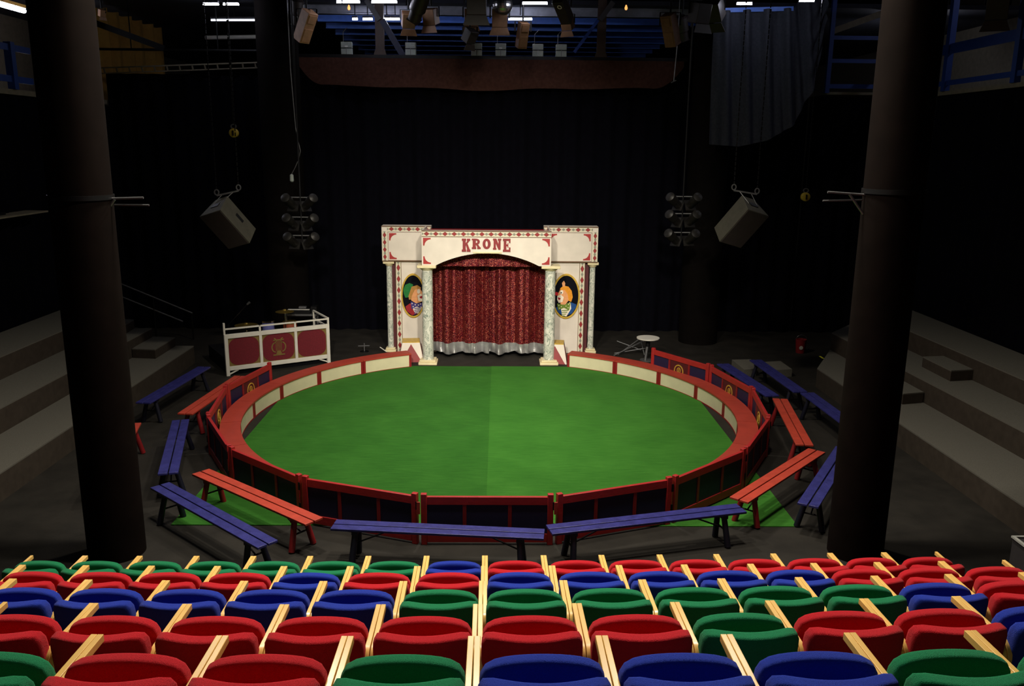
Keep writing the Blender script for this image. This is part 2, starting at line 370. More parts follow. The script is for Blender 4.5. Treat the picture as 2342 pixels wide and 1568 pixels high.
for i in (5, 6):
    o = MB().box(-.02, .02, -.046, -.031, .4, .55).build('orange_latch', kerbtop_p); o.location = VT[i]; o.rotation_euler = (0, 0, math.atan2(VT[i].x, -VT[i].y))
    tag(o, f'small orange latch strap at the {"left" if i == 5 else "right"} post of the front centre barrier panel', 'latch')

# ------------------------------------------------------------------ benches
BH = .42
def bench_at(a, b, colour, label):
    a, b = V((a[0], a[1], 0)), V((b[0], b[1], 0)); d = b-a; L = d.length
    return bench((a+b)/2, math.atan2(d.y, d.x), L, colour, label)
def bench(c, rz, L, colour, label):
    pm, lm = (redbench_p, darkred_p) if colour == 'red' else (blue_p, blueleg_p)
    t = thing('bench', label, 'bench', c, rz, f'{colour} plank benches around the ring'); w = .125
    for s in (-1, 1):
        MB().box(-L/2, L/2, min(s*.0085, s*w), max(s*.0085, s*w), BH-.028, BH).build('plank', pm, t, bevel=.004)
    for e in (-1, 1):
        x = e*(L/2-.27)
        MB().box(x-.035, x+.035, -.11, .11, BH-.075, BH-.028).build('crossbar', lm, t)
        for s in (-1, 1):
            lg = MB(); lg.tube((x, s*.075, BH-.06), (x+e*.03, s*.155, .012), .034, 12, .038); lg.build('leg', lm, t)
        MB().tube((x+e*.012, -.11, .2), (x+e*.012, .11, .2), .011).tube((x+e*.012, 0, .2), (x-e*.42, 0, BH-.03), .01).build('brace', iron_m, t)
    return t
bench_at((-1.74, -4.90), (.645, -5.135), 'blue', 'worn blue bench at the front centre, left of the two closest to the seats')
bench_at((.705, -5.025), (3.05, -4.415), 'blue', 'worn blue bench at the front centre, right one, slanting up to the right')
bench_at((-4.135, -3.775), (-2.35, -5.40), 'blue', 'worn blue bench at front left, next to the near left pillar foot')
bench_at((-3.78, -3.315), (-1.975, -4.82), 'red', 'orange red bench at front left, along the barrier behind the blue one')
bench_at((-4.815, -1.175), (-4.18, -3.385), 'blue', 'blue bench on the left pointing straight away from the seats')
bench_at((-4.86, -.865), (-4.645, 1.415), 'red', 'orange red bench on the left leading back to the white band stand')
bench_at((-5.76, -.29), (-5.54, 2.065), 'blue', 'dark blue bench farthest left, in front of the grey tribune steps')
bench_at((3.085, -4.175), (4.685, -2.42), 'red', 'orange red bench at right, nearer the seats, standing partly on green carpet')
bench_at((4.975, .13), (4.59, -2.195), 'red', 'orange red bench at right, farther from the seats, touching the nearer red one')
bench_at((3.88, -4.33), (5.13, -2.31), 'blue', 'blue bench half hidden behind the near right pillar')
def bpx(p, q, colour, label, ext=None):
    a, b = atz(*p, BH), atz(*q, BH)
    if ext: b = a+(b-a).normalized()*ext
    bench_at(a, b, colour, label)
bpx((1653, 831), (1767, 904), 'blue', 'dark blue bench behind the right barrier, closest to it')
bpx((1728, 822), (1831, 895), 'blue', 'dark blue bench at back right, middle one of three in front of the tribune')
bpx((1846, 897), (1913, 946), 'blue', 'dark blue bench at back right, running behind the near right pillar', 2.3)
bpx((303, 967), (236, 1085), 'red', 'red bench almost wholly hidden behind the near left pillar')

# ------------------------------------------------------------------ tribune tiers
def poly_slab(name, pts, z0, z1, m, lab, cat, parent=None):
    n = len(pts); mb = MB().add([(x, y, z0) for x, y in pts]+[(x, y, z1) for x, y in pts],
        [tuple(range(n))[::-1], tuple(range(n, 2*n))]+[(i, (i+1) % n, n+(i+1) % n, n+i) for i in range(n)])
    o = mb.build(name, m, parent, origin=(pts[0][0], pts[0][1], 0)); return tag(o, lab, cat)
TH = .38
riserb_m = mat('brown_black_riser_board', (62, 55, 48), .9, noise=.15, scale=8, spec=.1)
def tier(name, pts, z0, z1, lab, cat):
    cx = sum(p[0] for p in pts)/len(pts); cy = sum(p[1] for p in pts)/len(pts)
    t = thing(name, lab, cat, (cx, cy, z0)); n = len(pts); fs = [tuple(range(n))[::-1], tuple(range(n, 2*n))]+[(i, (i+1) % n, n+(i+1) % n, n+i) for i in range(n)]
    for nm, a, b, m in (('riser', 0, z1-z0-.02, riserb_m), ('tread', z1-z0-.02, z1-z0, tier_m)):
        MB().add([(x-cx, y-cy, a) for x, y in pts]+[(x-cx, y-cy, b) for x, y in pts], fs).build(nm, m, t)
for k, (x, nm) in enumerate(((-6.40, 'lowest'), (-7.26, 'middle'), (-8.12, 'top'))):
    x2 = (-7.265, -8.125, -9.15)[k]
    tier('tribune_tier', [(x, -9), (x, 3.95), (x2, 3.95), (x2, -9)], 0, TH*(k+1), f'{nm} grey carpeted tier of the left tribune', 'tribune step')
e1 = [atz(1869, 842, TH), atz(1883, 800, TH), atz(1891, 754, 2*TH)]
RX = [(e1[0].x, e1[0].y, 6.68), (7.30, e1[0].y+1.6, 7.78), (8.15, e1[0].y+2.6, 8.55), (9.3, e1[0].y+3.4, 9.35)]
for k, nm in enumerate(('lowest', 'middle', 'top')):
    a, b = RX[k], RX[k+1]
    tier('tribune_tier', [(a[2], -9), (a[0], a[1]), (b[0]-.005, b[1]), (b[2]-.005, -9)], 0, TH*(k+1), f'{nm} grey carpeted tier of the right tribune', 'tribune step')
def block(pts, z1, h, lab):
    P = [atz(*q, z1) for q in pts]; tier('step_block', [(p.x, p.y) for p in P], z1-h, z1, lab, 'step block')
block([(302, 797), (345, 769), (400, 771), (354, 799)], TH*1.5, TH*.5, 'grey step block on the lowest left tribune tier')
block([(262, 749), (275, 729), (306, 730), (276, 748)], TH*2.5, TH*.5, 'grey step block on the middle left tribune tier, beside the pillar')
block([(2111, 815), (2169, 813), (2230, 844), (2176, 847)], TH*2.5, TH*.5, 'grey step block on the middle right tribune tier')
block([(2040, 873), (2069, 872), (2113, 896), (2066, 900)], TH*1.5, TH*.5, 'grey step block on the lowest right tribune tier, half behind the pillar')
for pts, lb in (([(1674, 822), (1718, 821), (1730, 842), (1702, 845)], 'left'), ([(1748, 827), (1785, 825), (1812, 844), (1768, 846)], 'right')):
    P = [atz(*q, .16) for q in pts]; poly_slab('low_platform', [(p.x, p.y) for p in P], 0, .16, tier_m, f'low grey platform board at back right, {lb} of the two behind the blue benches', 'platform')
o = MB().box(-.02, .02, -.1, .1, 0, .004).build('tape_mark', mat('yellow_tape', (190, 190, 40), .6)); o.location = atz(1879, 817, TH); tag(o, 'short yellow tape mark on the edge of the lowest right tribune tier', 'tape')
# handrail on the far left stairs
t = thing('handrail', 'thin black stair handrail rising to the left beside the left tribune', 'handrail', aty(440, 716, 6.2))
for nm, a, b in (('top_rail', (262, 643), (440, 716)), ('lower_rail', (262, 672), (418, 735))):
    MB().tube(aty(*a, 6.2), aty(*b, 6.2), .02).build(nm, steel_m, t).matrix_parent_inverse = Matrix.Translation(-t.location)
for px, py in ((438, 716), (350, 680), (268, 646)):
    p = aty(px, py, 6.2); MB().tube(p, (p.x, p.y, 0), .018).build('post', iron_m, t).matrix_parent_inverse = Matrix.Translation(-t.location)

# ------------------------------------------------------------------ circus portal
def Z5(x, y): return 840+x*.23911, 490+y*.23911
def PT(x, y, Y):
    p = aty(*Z5(x, y), Y); return (p.x, p.z)
YF, YW = 3.9, 5.0
portal = thing('circus_portal', 'cream circus entrance portal with marble columns, red diamonds and red lettering over the arch', 'portal', (-.12, 4.5, 0))
PI0 = Matrix.Translation((.12, -4.5, 0))
def pp(mb, name, m, parent=None, **k):
    o = mb.build(name, m, parent or portal, **k)
    if parent is None: o.matrix_parent_inverse = PI0
    return o
# front lintel with arched underside
L0, L1, LB, LT = -1.495, 1.21, 2.155, 2.885
ax0, az = PT(655, 492, YF); ax1, _ = PT(1642, 492, YF); _, atop = PT(1145, 372, YF)
acx = (ax0+ax1)/2; ahw = (ax1-ax0)/2; ah = atop-LB; arcR = (ahw**2+ah**2)/(2*ah); acz = atop-arcR
tm = math.asin(ahw/arcR); arch = [(acx+arcR*math.sin(tm*(1-2*i/24)), acz+arcR*math.cos(tm*(1-2*i/24))) for i in range(25)]
pp(MB().prism([(L0, LB), (L0, LT), (L1, LT), (L1, LB)]+arch, YF, YF+.12), 'front_lintel', portal_p)
for x in (L0, L1-.03): pp(MB().box(x, x+.03, YF+.12, YW, LB, LT), 'lintel_side', portal_p)
pp(MB().box(L0+.03, L1-.03, YF+.12, 5.15, LT-.10, LT-.08), 'roof_cloth', darkred_p)
pp(MB().box(acx-.3, acx+.3, YF-.03, YF, atop+.0, atop+.03), 'keystone_ledge', capital_p)
def diamond_trim(x0, x1, z0, z1, y, n, w, h, vertical=False, d=.004):
    # trim board whose paint carries a row of red diamonds alternating with small grey ones
    L = (z1-z0) if vertical else (x1-x0); per = L/n
    def bld(nt, b):
        tc = nt.nodes.new('ShaderNodeTexCoord'); sp = nt.nodes.new('ShaderNodeSeparateXYZ'); nt.links.new(tc.outputs['Object'], sp.inputs[0])
        def M(op, a, c):
            m = nt.nodes.new('ShaderNodeMath'); m.operation = op
            for k, v in enumerate((a, c)):
                if isinstance(v, (int, float)): m.inputs[k].default_value = v
                else: nt.links.new(v, m.inputs[k])
            return m.outputs[0]
        al, ac = (sp.outputs[2], sp.outputs[0]) if vertical else (sp.outputs[0], sp.outputs[2])
        a0, cm = (z0, (x0+x1)/2) if vertical else (x0, (z0+z1)/2)
        u = M('DIVIDE', M('SUBTRACT', al, a0), per); cr = M('ABSOLUTE', M('SUBTRACT', ac, cm), 0)
        def dia(sh, ww, hh):
            f = M('ABSOLUTE', M('SUBTRACT', M('FRACT', M('ADD', u, sh), 0), .5), 0)
            return M('LESS_THAN', M('ADD', M('DIVIDE', f, ww/per), M('DIVIDE', cr, hh)), 1)
        cur = None
        for fac, colr in ((dia(.5, w*.75, h*.75), (128, 128, 112)), (dia(0, w*1.12, h*1.12), (70, 50, 40)), (dia(0, w, h), (140, 28, 30))):
            m = nt.nodes.new('ShaderNodeMix'); m.data_type = 'RGBA'; nt.links.new(fac, m.inputs[0])
            if cur is None: m.inputs[6].default_value = (*lin((206, 198, 176)), 1)
            else: nt.links.new(cur, m.inputs[6])
            m.inputs[7].default_value = (*lin(colr), 1); cur = m.outputs[2]
        nt.links.new(cur, b.inputs['Base Color']); b.inputs['Roughness'].default_value = .6
    m = nodemat('red_diamond_trim_paint', bld)
    return pp(MB().box(x0, x1, y-d, y, z0, z1), 'diamond_trim', m)
def rect_line(x0, x1, z0, z1, y, w=.008):
    mb = MB()
    for a in ((x0, x1, z0, z0+w), (x0, x1, z1-w, z1), (x0, x0+w, z0, z1), (x1-w, x1, z0, z1)): mb.box(a[0], a[1], y-.004, y, a[2], a[3])
    return mb
def brackets(x0, x1, z0, z1, y, s=.16, t=.03, which=(0, 1, 2, 3)):   # red corner pieces with a scooped inner side
    for k in which:
        mb = MB(); cx, cz = (x0, x1, x1, x0)[k], (z0, z0, z1, z1)[k]; sx, sz = (1, -1, -1, 1)[k], (1, 1, -1, -1)[k]
        pts = [(cx, cz), (cx+sx*s, cz), (cx+sx*s, cz+sz*t*.7)]
        r = s-t
        for i in range(9):
            a = PI/2*i/8; pts.append((cx+sx*(s-r*math.sin(a)), cz+sz*(s-r*math.cos(a))))
        pts += [(cx+sx*t*.7, cz+sz*s), (cx, cz+sz*s)]
        pp(mb.prism(pts, y-.005, y), 'corner_piece', red_p)
ZL = LT-.135
diamond_trim(L0+.01, L1-.01, ZL+.012, LT-.018, YF, 14, .055, .042)
pp(MB().box(L0, L1, YF-.012, YF, LT-.018, LT).box(L0, L1, YF-.006, YF, ZL+.0, ZL+.012), 'trim_line', brown_p)
brackets(L0+.03, L1-.03, LB+.03, ZL-.02, YF)
# lettering
def letter(ch, x0, y0, x1, y1):
    a = PT(x0, y1, YF); b = PT(x1, y0, YF); mb = MB(); yy = (YF-.014, YF); cnt = [0]
    def f(pts):
        cnt[0] += 1; mb.prism([(a[0]+(b[0]-a[0])*u, a[1]+(b[1]-a[1])*v) for u, v in pts], YF-.014-.0007*cnt[0], YF+.001)
    r = lambda u0, u1, v0, v1: f([(u0, v0), (u1, v0), (u1, v1), (u0, v1)])
    if ch in 'KRE': r(.1, .46, 0, 1)
    if ch == 'K':
        r(0, .52, 0, .17); r(0, .52, .85, 1); r(.6, 1, .85, 1); r(.58, 1.02, 0, .17)
        f([(.42, .42), (.42, .62), (.68, .86), (.92, .86)]); f([(.48, .52), (.66, .66), (.95, .16), (.64, .16)])
    if ch == 'R':
        r(0, .5, 0, .17); r(0, .45, .85, 1); r(.62, 1.02, 0, .17)
        n = 10; o = [(.5+.42*math.sin(PI*i/n), .71+.29*math.cos(PI*i/n)) for i in range(n+1)]; q = [(.5+.14*math.sin(PI*i/n), .71+.13*math.cos(PI*i/n)) for i in range(n+1)]
        f([(.4, 1)]+o+[(.4, .42), (.4, .58)]+q[::-1]+[(.4, .84)]); f([(.46, .44), (.7, .46), (.95, .16), (.66, .16)])
    if ch == 'O':
        w, h = b[0]-a[0], b[1]-a[1]; mb.ring(a[0]+w/2, a[1]+h/2, w*.5, h*.5, w*.15, h*.29, *yy, n=28)
    if ch == 'N':
        r(.08, .35, 0, 1); r(.66, .92, 0, 1); r(0, .42, 0, .15); r(.58, 1, .85, 1); r(0, .3, .85, 1); f([(.1, 1), (.42, 1), (.9, 0), (.66, 0)])
    if ch == 'E':
        r(0, .96, 0, .16); r(0, .96, .84, 1); r(.4, .72, .43, .57); r(.62, .72, .32, .68); r(.8, 1, 0, .34); r(.8, 1, .68, 1)
    o = pp(mb, 'letter', darkred_p)
for a in (('K', 905, 232, 985, 356), ('R', 1000, 232, 1084, 330), ('O', 1103, 232, 1181, 331), ('N', 1202, 232, 1282, 336), ('E', 1297, 232, 1370, 357)): letter(*a)
# wings
for s in (-1, 1):
    if s < 0: X0, X1 = -2.475, L0+.005+.1; ZB, ZT = 2.085, 2.87
    else: X0, X1 = L1-.1, 2.315; ZB, ZT = 2.09, 2.885
    xo, xi = (X0, X1) if s < 0 else (X1, X0)
    pp(MB().box(X0, X1, YW, YW+.3, ZB, ZT), 'wing_box', portal_p, bevel=.006)
    pp(MB().box(X0-.0, X1, YW-.012, YW, ZB, ZB+.02).box(X0, X1, YW-.012, YW, ZT-.02, ZT), 'trim_line', brown_p)
    zt = ZT-.13
    diamond_trim(*sorted((xo-s*.125, xi)), ZT-.118, ZT-.02, YW, 5, .055, .042)
    diamond_trim(*sorted((xo-s*.01, xo-s*.12)), ZB+.02, ZT-.122, YW, 4, .06, .036, True)
    pp(rect_line(*sorted((xo-s*.135, xi)), ZB+.02, zt, YW), 'trim_line', brown_p)
    if s < 0: brackets(xo+.165, xi, ZB+.05, zt-.03, YW, which=(0, 3))
    else: brackets(X0+.13, xo-.165, ZB+.05, zt-.03, YW, which=(1, 2, 3))
    # lower wall
    w0, w1 = (-2.19, -1.30) if s < 0 else (1.12, 2.05)
    pp(MB().box(w0, w1, YW+.06, YW+.16, 0, ZB), 'wing_wall', portal_p)
    wo = w0 if s < 0 else w1
    pp(MB().box(min(wo, wo-s*.13), max(wo, wo-s*.13), YW+.045, YW+.06, .0, ZB-.01), 'trim_board', portal_p)
    diamond_trim(*sorted((wo-s*.012, wo-s*.118)), .04, ZB-.02, YW+.045, 8, .075, .038, True)
    pp(MB().box(wo-s*.006-.005, wo-s*.006+.005, YW+.04, YW+.045, 0, ZB-.02).box(wo-s*.125-.005, wo-s*.125+.005, YW+.04, YW+.045, 0, ZB-.02), 'trim_line', brown_p)
    pp(MB().box(min(wo+s*.01, wo+s*.09), max(wo+s*.01, wo+s*.09), YW+.13, YW+.16, 0, ZB), 'maroon_backing', maroon_p)
def column(x, y, r, ztop, cap, lab=None):
    c = pp(MB().lathe([(r*1.02, .1), (r, .2), (r*.94, ztop-.12)], 28, Matrix.Translation((x, y, 0))), 'column', marble_m)
    q = cap
    b = MB().box(x-q, x+q, y-q, y+q, 0, .06).box(x-q*.86, x+q*.86, y-q*.86, y+q*.86, .06, .1).build('column_base', capital_p, c, bevel=.012)
    k = MB().lathe([(r*.94, ztop-.12), (q*.8, ztop-.08), (q*.82, ztop-.06)], 28, Matrix.Translation((x, y, 0))).box(x-q, x+q, y-q, y+q, ztop-.06, ztop).build('column_capital', capital_p, c, bevel=.01)
column(-1.40, 4.06, .118, 2.155, .2)
column(1.215, 4.10, .118, 2.155, .2)
column(-2.34, 5.14, .068, 2.085, .125)
column(2.225, 5.14, .068, 2.09, .125)
# oval clown portraits
CLR = {k: mat('portrait_'+k, v, .85, spec=.15, noise=.1, scale=20) for k, v in dict(skin=(214, 150, 104), white=(226, 214, 196), orange=(214, 140, 44), straw=(168, 122, 66), green=(40, 110, 56),
       red=(176, 38, 50), blue=(36, 72, 130), dots=(70, 62, 120), lime=(104, 128, 50), dark=(24, 18, 28), night=(6, 6, 16), crimson=(146, 40, 48)).items()}
def portrait(cx, cy, rx, ry, layers, name):
    Y = YW+.06
    c = PT(cx, cy, Y); e = PT(cx+rx, cy+ry, Y); a, b = abs(e[0]-c[0]), abs(e[1]-c[1])
    n = 48
    med = pp(MB().prism([(c[0]+a*.95*math.cos(2*PI*i/n), c[1]+b*.95*math.sin(2*PI*i/n)) for i in range(n)], Y-.012, Y), name, CLR['night'])
    MB().ring(c[0], c[1], a, b, a*.88, b*.92, Y-.035, Y, 48).build('gold_frame', gold_p, med)
    k = 0
    for nm, mt, pts in layers:
        mb = MB(); k += 1
        for poly in (pts if isinstance(pts[0][0], (tuple, list)) else [pts]):
            P = [PT(x, y, Y) for x, y in poly]
            # keep the painting inside the oval
            P = [(c[0]+(x-c[0])*min(1, .87/max(1e-6, math.hypot((x-c[0])/a, ((z-c[1])/b)*.96))), c[1]+(z-c[1])*min(1, .87/max(1e-6, math.hypot((x-c[0])/a, ((z-c[1])/b)*.96)))) for x, z in P]
            mb.prism(P, Y-.0135-.0012*k, Y-.012)
        mb.build(nm, CLR[mt], med, smooth=0)
def disc(x, y, r, n=10, ry=None): return [(x+r*math.cos(2*PI*i/n), y+(ry or r)*math.sin(2*PI*i/n)) for i in range(n)]
portrait(1900, 782, 128, 214, [
    ('jacket', 'blue', [(1790, 905), (1840, 870), (1950, 840), (2000, 860), (2010, 900), (1960, 960), (1880, 990), (1820, 950)]),
    ('shirt', 'white', [(1850, 880), (1945, 850), (1950, 900), (1905, 985), (1862, 965)]),
    ('shirt_stripes', 'lime', [[(1858, 915+18*i), (1925-12*i, 912+18*i), (1922-12*i, 920+18*i), (1859, 922+18*i)] for i in range(4)]),
    ('hair', 'orange', [(1845, 705), (1880, 680), (1925, 690), (1955, 730), (1965, 790), (1950, 835), (1915, 820), (1880, 760), (1840, 735)]),
    ('face', 'skin', [(1842, 722), (1885, 720), (1915, 760), (1925, 820), (1895, 862), (1850, 862), (1830, 800), (1818, 770)]),
    ('topknot', 'skin', [(1868, 690), (1862, 655), (1880, 632), (1893, 655), (1890, 690)]),
    ('mouth_paint', 'white', [(1818, 780), (1850, 765), (1878, 790), (1868, 835), (1830, 845), (1815, 815)]),
    ('eye_paint', 'white', disc(1858, 742, 16, 12, 20)),
    ('eye', 'dark', disc(1854, 748, 7)),
    ('mouth', 'crimson', [(1822, 790), (1850, 800), (1842, 815), (1826, 812)]),
    ('nose', 'red', disc(1810, 757, 17, 14)),
    ('bow_tie', 'lime', [(1815, 850), (1880, 865), (1945, 835), (1930, 915), (1880, 890), (1825, 915)]),
    ('bow_tie_dots', 'white', [disc(x, y, 5, 6) for x, y in ((1832, 868), (1838, 895), (1855, 880), (1900, 875), (1925, 858), (1920, 890), (1935, 845))])], 'clown_portrait')
portrait(440, 776, 118, 210, [
    ('jacket', 'crimson', [(365, 880), (410, 850), (520, 850), (535, 900), (500, 970), (430, 975), (380, 930)]),
    ('shirt', 'white', [(415, 855), (530, 850), (530, 920), (495, 975), (455, 940)]),
    ('shirt_stripes', 'dots', [[(450, 895+18*i), (525, 892+18*i), (525, 900+18*i), (452, 904+18*i)] for i in range(4)]),
    ('hat', 'green', [(345, 715), (365, 672), (405, 655), (440, 670), (430, 720), (400, 790), (365, 795), (350, 760)]),
    ('hair', 'straw', [(425, 690), (480, 675), (515, 700), (500, 740), (450, 760), (430, 810), (400, 815), (395, 780)]),
    ('face', 'skin', [(455, 720), (505, 705), (530, 750), (528, 830), (470, 850), (420, 820), (430, 770)]),
    ('mouth_paint', 'white', [(480, 775), (515, 755), (535, 790), (525, 830), (490, 825)]),
    ('eye_paint', 'white', disc(492, 735, 15, 12, 22)),
    ('mouth', 'crimson', [(498, 786), (530, 774), (527, 800), (512, 803)]),
    ('bow_tie', 'dots', [(415, 830), (470, 850), (530, 845), (530, 905), (470, 880), (425, 905)]),
    ('bow_tie_dots', 'white', [disc(x, y, 6, 6) for x, y in ((430, 850), (440, 880), (460, 862), (490, 865), (510, 855), (515, 885), (480, 885))])], 'clown_portrait')
# curtains in the portal opening
def curtain(x0, x1, ztop, zhem, zbot, Y, ph, lab):
    L = x1-x0
    def fold(u): return .11*math.sin(u*12+ph)+.035*math.sin(u*29+ph*2)+.012*math.sin(u*57)
    fn = lambda u, v: (x0+L*u, Y+fold(u*L)*(1-.35*v)+.02*v, zhem+(ztop-zhem)*v)
    t = tag(MB().sheet(fn, 90, 10, .006).build('sequin_curtain', sequin_m, smooth=80, origin=(x0, Y, 0)), lab, 'curtain')
    fh = lambda u, v: (x0+L*u-.0, Y-.004+fold(u*L)*1.05+.02*math.sin(u*L*24+v*3)*(1-v), zbot+.018*math.sin(u*L*9+ph)+(zhem+.01-zbot-.018*math.sin(u*L*9+ph))*v)
    h = MB().sheet(fh, 90, 6, .006).build('silver_hem', silver_m, t, smooth=80); h.location = -t.location
    plabel(h, 'silver shiny hem band')
c0 = PT(615, 1225, 4.62); c1 = PT(1166, 1232, 4.62); c2 = PT(1700, 1225, 4.62); cb = PT(1100, 1322, 4.62)
curtain(c0[0], c1[0]-.004, 2.62, c0[1], cb[1], 4.62, .4, 'red sequin curtain with silver hem, left half of the portal opening')
curtain(c1[0]+.004, c2[0], 2.62, c1[1], cb[1]+.01, 4.61, 2.1, 'red sequin curtain with silver hem, right half of the portal opening')
pz = PT(1100, 497, 4.3)[1]
tag(MB().sheet(lambda u, v: (L0+.06+(L1-L0-.12)*u, 4.3+.02*math.sin(u*31)+.012*math.sin(u*57), pz+(2.8-pz)*v), 90, 2, .006).build('sequin_pelmet', sequin_m, smooth=80), 'red sequin pelmet hanging under the portal arch', 'pelmet')
# circus tubs beside the columns
def tub(px, py, h, lab, rz):
    p = atz(px, py, h); t = thing('circus_tub', lab, 'pedestal', (p.x, p.y, 0), rz)
    a, b = .19, .27; mb = MB().add([(-b, -b, 0), (b, -b, 0), (b, b, 0), (-b, b, 0), (-a, -a, h-.02), (a, -a, h-.02), (a, a, h-.02), (-a, a, h-.02)],
        [(0, 1, 5, 4), (1, 2, 6, 5), (2, 3, 7, 6), (3, 0, 4, 7), (0, 3, 2, 1), (4, 5, 6, 7)])
    mb.build('body', portal_p, t)
    MB().box(-a, a, -a, a, h-.02, h).build('gold_top', gold_p, t)
    for k in range(4):
        M = Matrix.Rotation(k*PI/2, 4, 'Z'); e = .004
        MB().add([(-b*.86, -b-e, .002), (b*.86, -b-e, .002), (0, -a-e-.006, h-.05), (-b*.86, -b+.01, .002), (b*.86, -b+.01, .002), (0, -a+.01, h-.05)],
                 [(0, 1, 2), (5, 4, 3), (0, 3, 4, 1), (1, 4, 5, 2), (2, 5, 3, 0)], M).build('red_triangle', darkred_p, t)
tub(940, 777, .44, 'white and red tapered circus tub with gold top, left of the curtain', .1)
tub(1270, 781, .44, 'white and red tapered circus tub with gold top, right of the curtain', -.1)

# ------------------------------------------------------------------ band stand and instruments
BA, BB = V((-5.40, 2.9, 0)), V((-3.52, 4.05, 0)); bd = BB-BA; BL = bd.length; brz = math.atan2(bd.y, bd.x)
bs = thing('band_stand_front', 'white framed band stand front with three crimson panels and gold lyre', 'band stand', BA, brz)
z0, z1, zr = .11, .86, .985
for x in (.0, BL-.07): MB().box(x, x+.07, -.03, .03, 0, z1).build('post', white_p, bs, bevel=.004)
MB().box(-.005, .03, -.02, .02, z1, 1.1).build('post_extension', white_p, bs)
MB().box(BL-.035, BL, -.02, .02, z1, 1.0).build('post_extension', white_p, bs)
for x in (BL*.33, BL*.665): MB().box(x-.028, x+.028, -.028, .028, z0, z1).build('divider', white_p, bs); MB().box(x-.018, x+.018, -.015, .015, z1, zr).build('rail_post', white_p, bs)
MB().box(.07, BL-.07, -.03, .03, z1-.085, z1).build('top_rail', white_p, bs, bevel=.004)
MB().box(.07, BL-.07, -.03, .03, z0, z0+.085).build('bottom_rail', white_p, bs, bevel=.004)
MB().box(.03, BL-.03, -.015, .015, zr-.03, zr).build('hand_rail', white_p, bs)
MB().bar((BL-.02, 0, .985), (BL-.02, .9, 1.0), .03, .03).bar((BL-.02, 0, .80), (BL-.02, .9, .82), .03, .03).bar((BL-.02, .9, 0), (BL-.02, .9, 1.0), .03, .03).build('side_rail', white_p, bs)
MB().bar((.03, 0, .02), (.25, 0, z0), .025, .025).bar((BL-.03, 0, .02), (BL-.25, 0, z0), .025, .025).build('foot_brace', white_p, bs)
olive_p = mat('olive_gold_corner_paint', (118, 96, 44), .7)
xs = [.07, BL*.33-.028, BL*.33+.028, BL*.665-.028, BL*.665+.028, BL-.07]
for k in range(3):
    a, b, c, d = xs[2*k], xs[2*k+1], z0+.085, z1-.085
    pn = MB().box(a, b, .0, .012, c, d).build('olive_panel', olive_p, bs)
    r = .17; pts = []
    for cx, cz, t0 in ((b-r-.012, d-r-.012, 0), (a+r+.012, d-r-.012, PI/2), (a+r+.012, c+r+.012, PI), (b-r-.012, c+r+.012, 1.5*PI)):
        pts += [(cx+r*math.cos(t0+PI/2*i/6), cz+r*math.sin(t0+PI/2*i/6)) for i in range(7)]
    MB().prism(pts, -.006, 0).build('crimson_panel', bandred_p, pn)
    if k == 1:
        mx, mz = (a+b)/2, (c+d)/2; ly = MB(); yy = (-.014, -.006)
        for s in (-1, 1):
            ly.ring(mx+s*.055, mz-.03, .07, .1, .05, .08, *yy, 20, t0=(-PI/2 if s > 0 else PI/2), t1=(PI*.55 if s > 0 else 1.5*PI))
            ly.ring(mx+s*.075, mz+.1, .045, .05, .028, .032, *yy, 14, t0=(PI*.5 if s > 0 else -PI*.5), t1=(PI*1.5 if s > 0 else PI*.5))
        for q in range(-2, 3): ly.box(mx+q*.022-.004, mx+q*.022+.004, *yy, mz-.1, mz+.11)
        ly.box(mx-.09, mx+.09, *yy, mz+.1, mz+.118); ly.box(mx-.1, mx+.1, *yy, mz-.19, mz-.165); ly.prism([(mx-.05, mz-.17), (mx+.05, mz-.17), (mx+.03, mz-.1), (mx-.03, mz-.1)], *yy)
        ly.v = [V((mx+(v.x-mx)*1.25, v.y, mz+.03+(v.z-mz)*1.1)) for v in ly.v]
        ly.build('gold_lyre', olive_p, pn)
# raised platform behind it
pf = MB().box(.06, BL-.06, .06, 1.7, 0, .3).build('band_platform', black); pf.location = BA; pf.rotation_euler = (0, 0, brz); tag(pf, 'black platform behind the white band stand front, carrying the instruments', 'platform')
FZ = .3
def cymbal(px, py, Y, R, lab):
    p = aty(px, py, Y); t = thing('cymbal', lab, 'cymbal', (p.x, p.y, FZ)); z = p.z-FZ
    MB().lathe([(.01, z+.025), (.03, z+.02), (.045, z), (R, z-.03), (R, z-.034), (.03, z-.006)], 32).build('plate', brass_m, t)
    s = MB().tube((0, 0, .3), (0, 0, z+.03), .011)
    for k in range(3): s.tube((0, 0, .34), (.25*math.cos(k*2.1), .25*math.sin(k*2.1), .01), .01)
    s.build('stand', chrome_m, t)
cymbal(563, 740, 4.3, .25, 'brass cymbal on a stand at the left of the drum kit')
cymbal(651, 709, 4.45, .2, 'small brass cymbal on a stand left of the keyboard')
def drum(px, py, Y, R, hh, m, lab, rim=chrome_m):
    p = aty(px, py, Y); t = thing('drum', lab, 'drum', (p.x, p.y, FZ)); z = p.z-FZ
    MB().lathe([(R, z-hh), (R, z)], 28).build('shell', m, t)
    MB().lathe([(R*1.03, z-.03), (R*1.05, z-.03), (R*1.05, z+.008), (R*.97, z+.008)], 28).build('rim', rim, t); MB().lathe([(R*1.03, z-hh), (R*1.05, z-hh), (R*1.05, z-hh+.03), (R*1.0, z-hh+.03)], 28).build('rim', rim, t)
    MB().lathe([(.001, z+.002), (R*.97, z+.002)], 28, caps=False).build('drum_head', cream_p, t)
    for k in range(3):
        a = k*2*PI/3+.3; MB().tube((R*1.03*math.cos(a), R*1.03*math.sin(a), z-hh*.7), (R*1.2*math.cos(a), R*1.2*math.sin(a), .01), .01).build('leg', chrome_m, t)
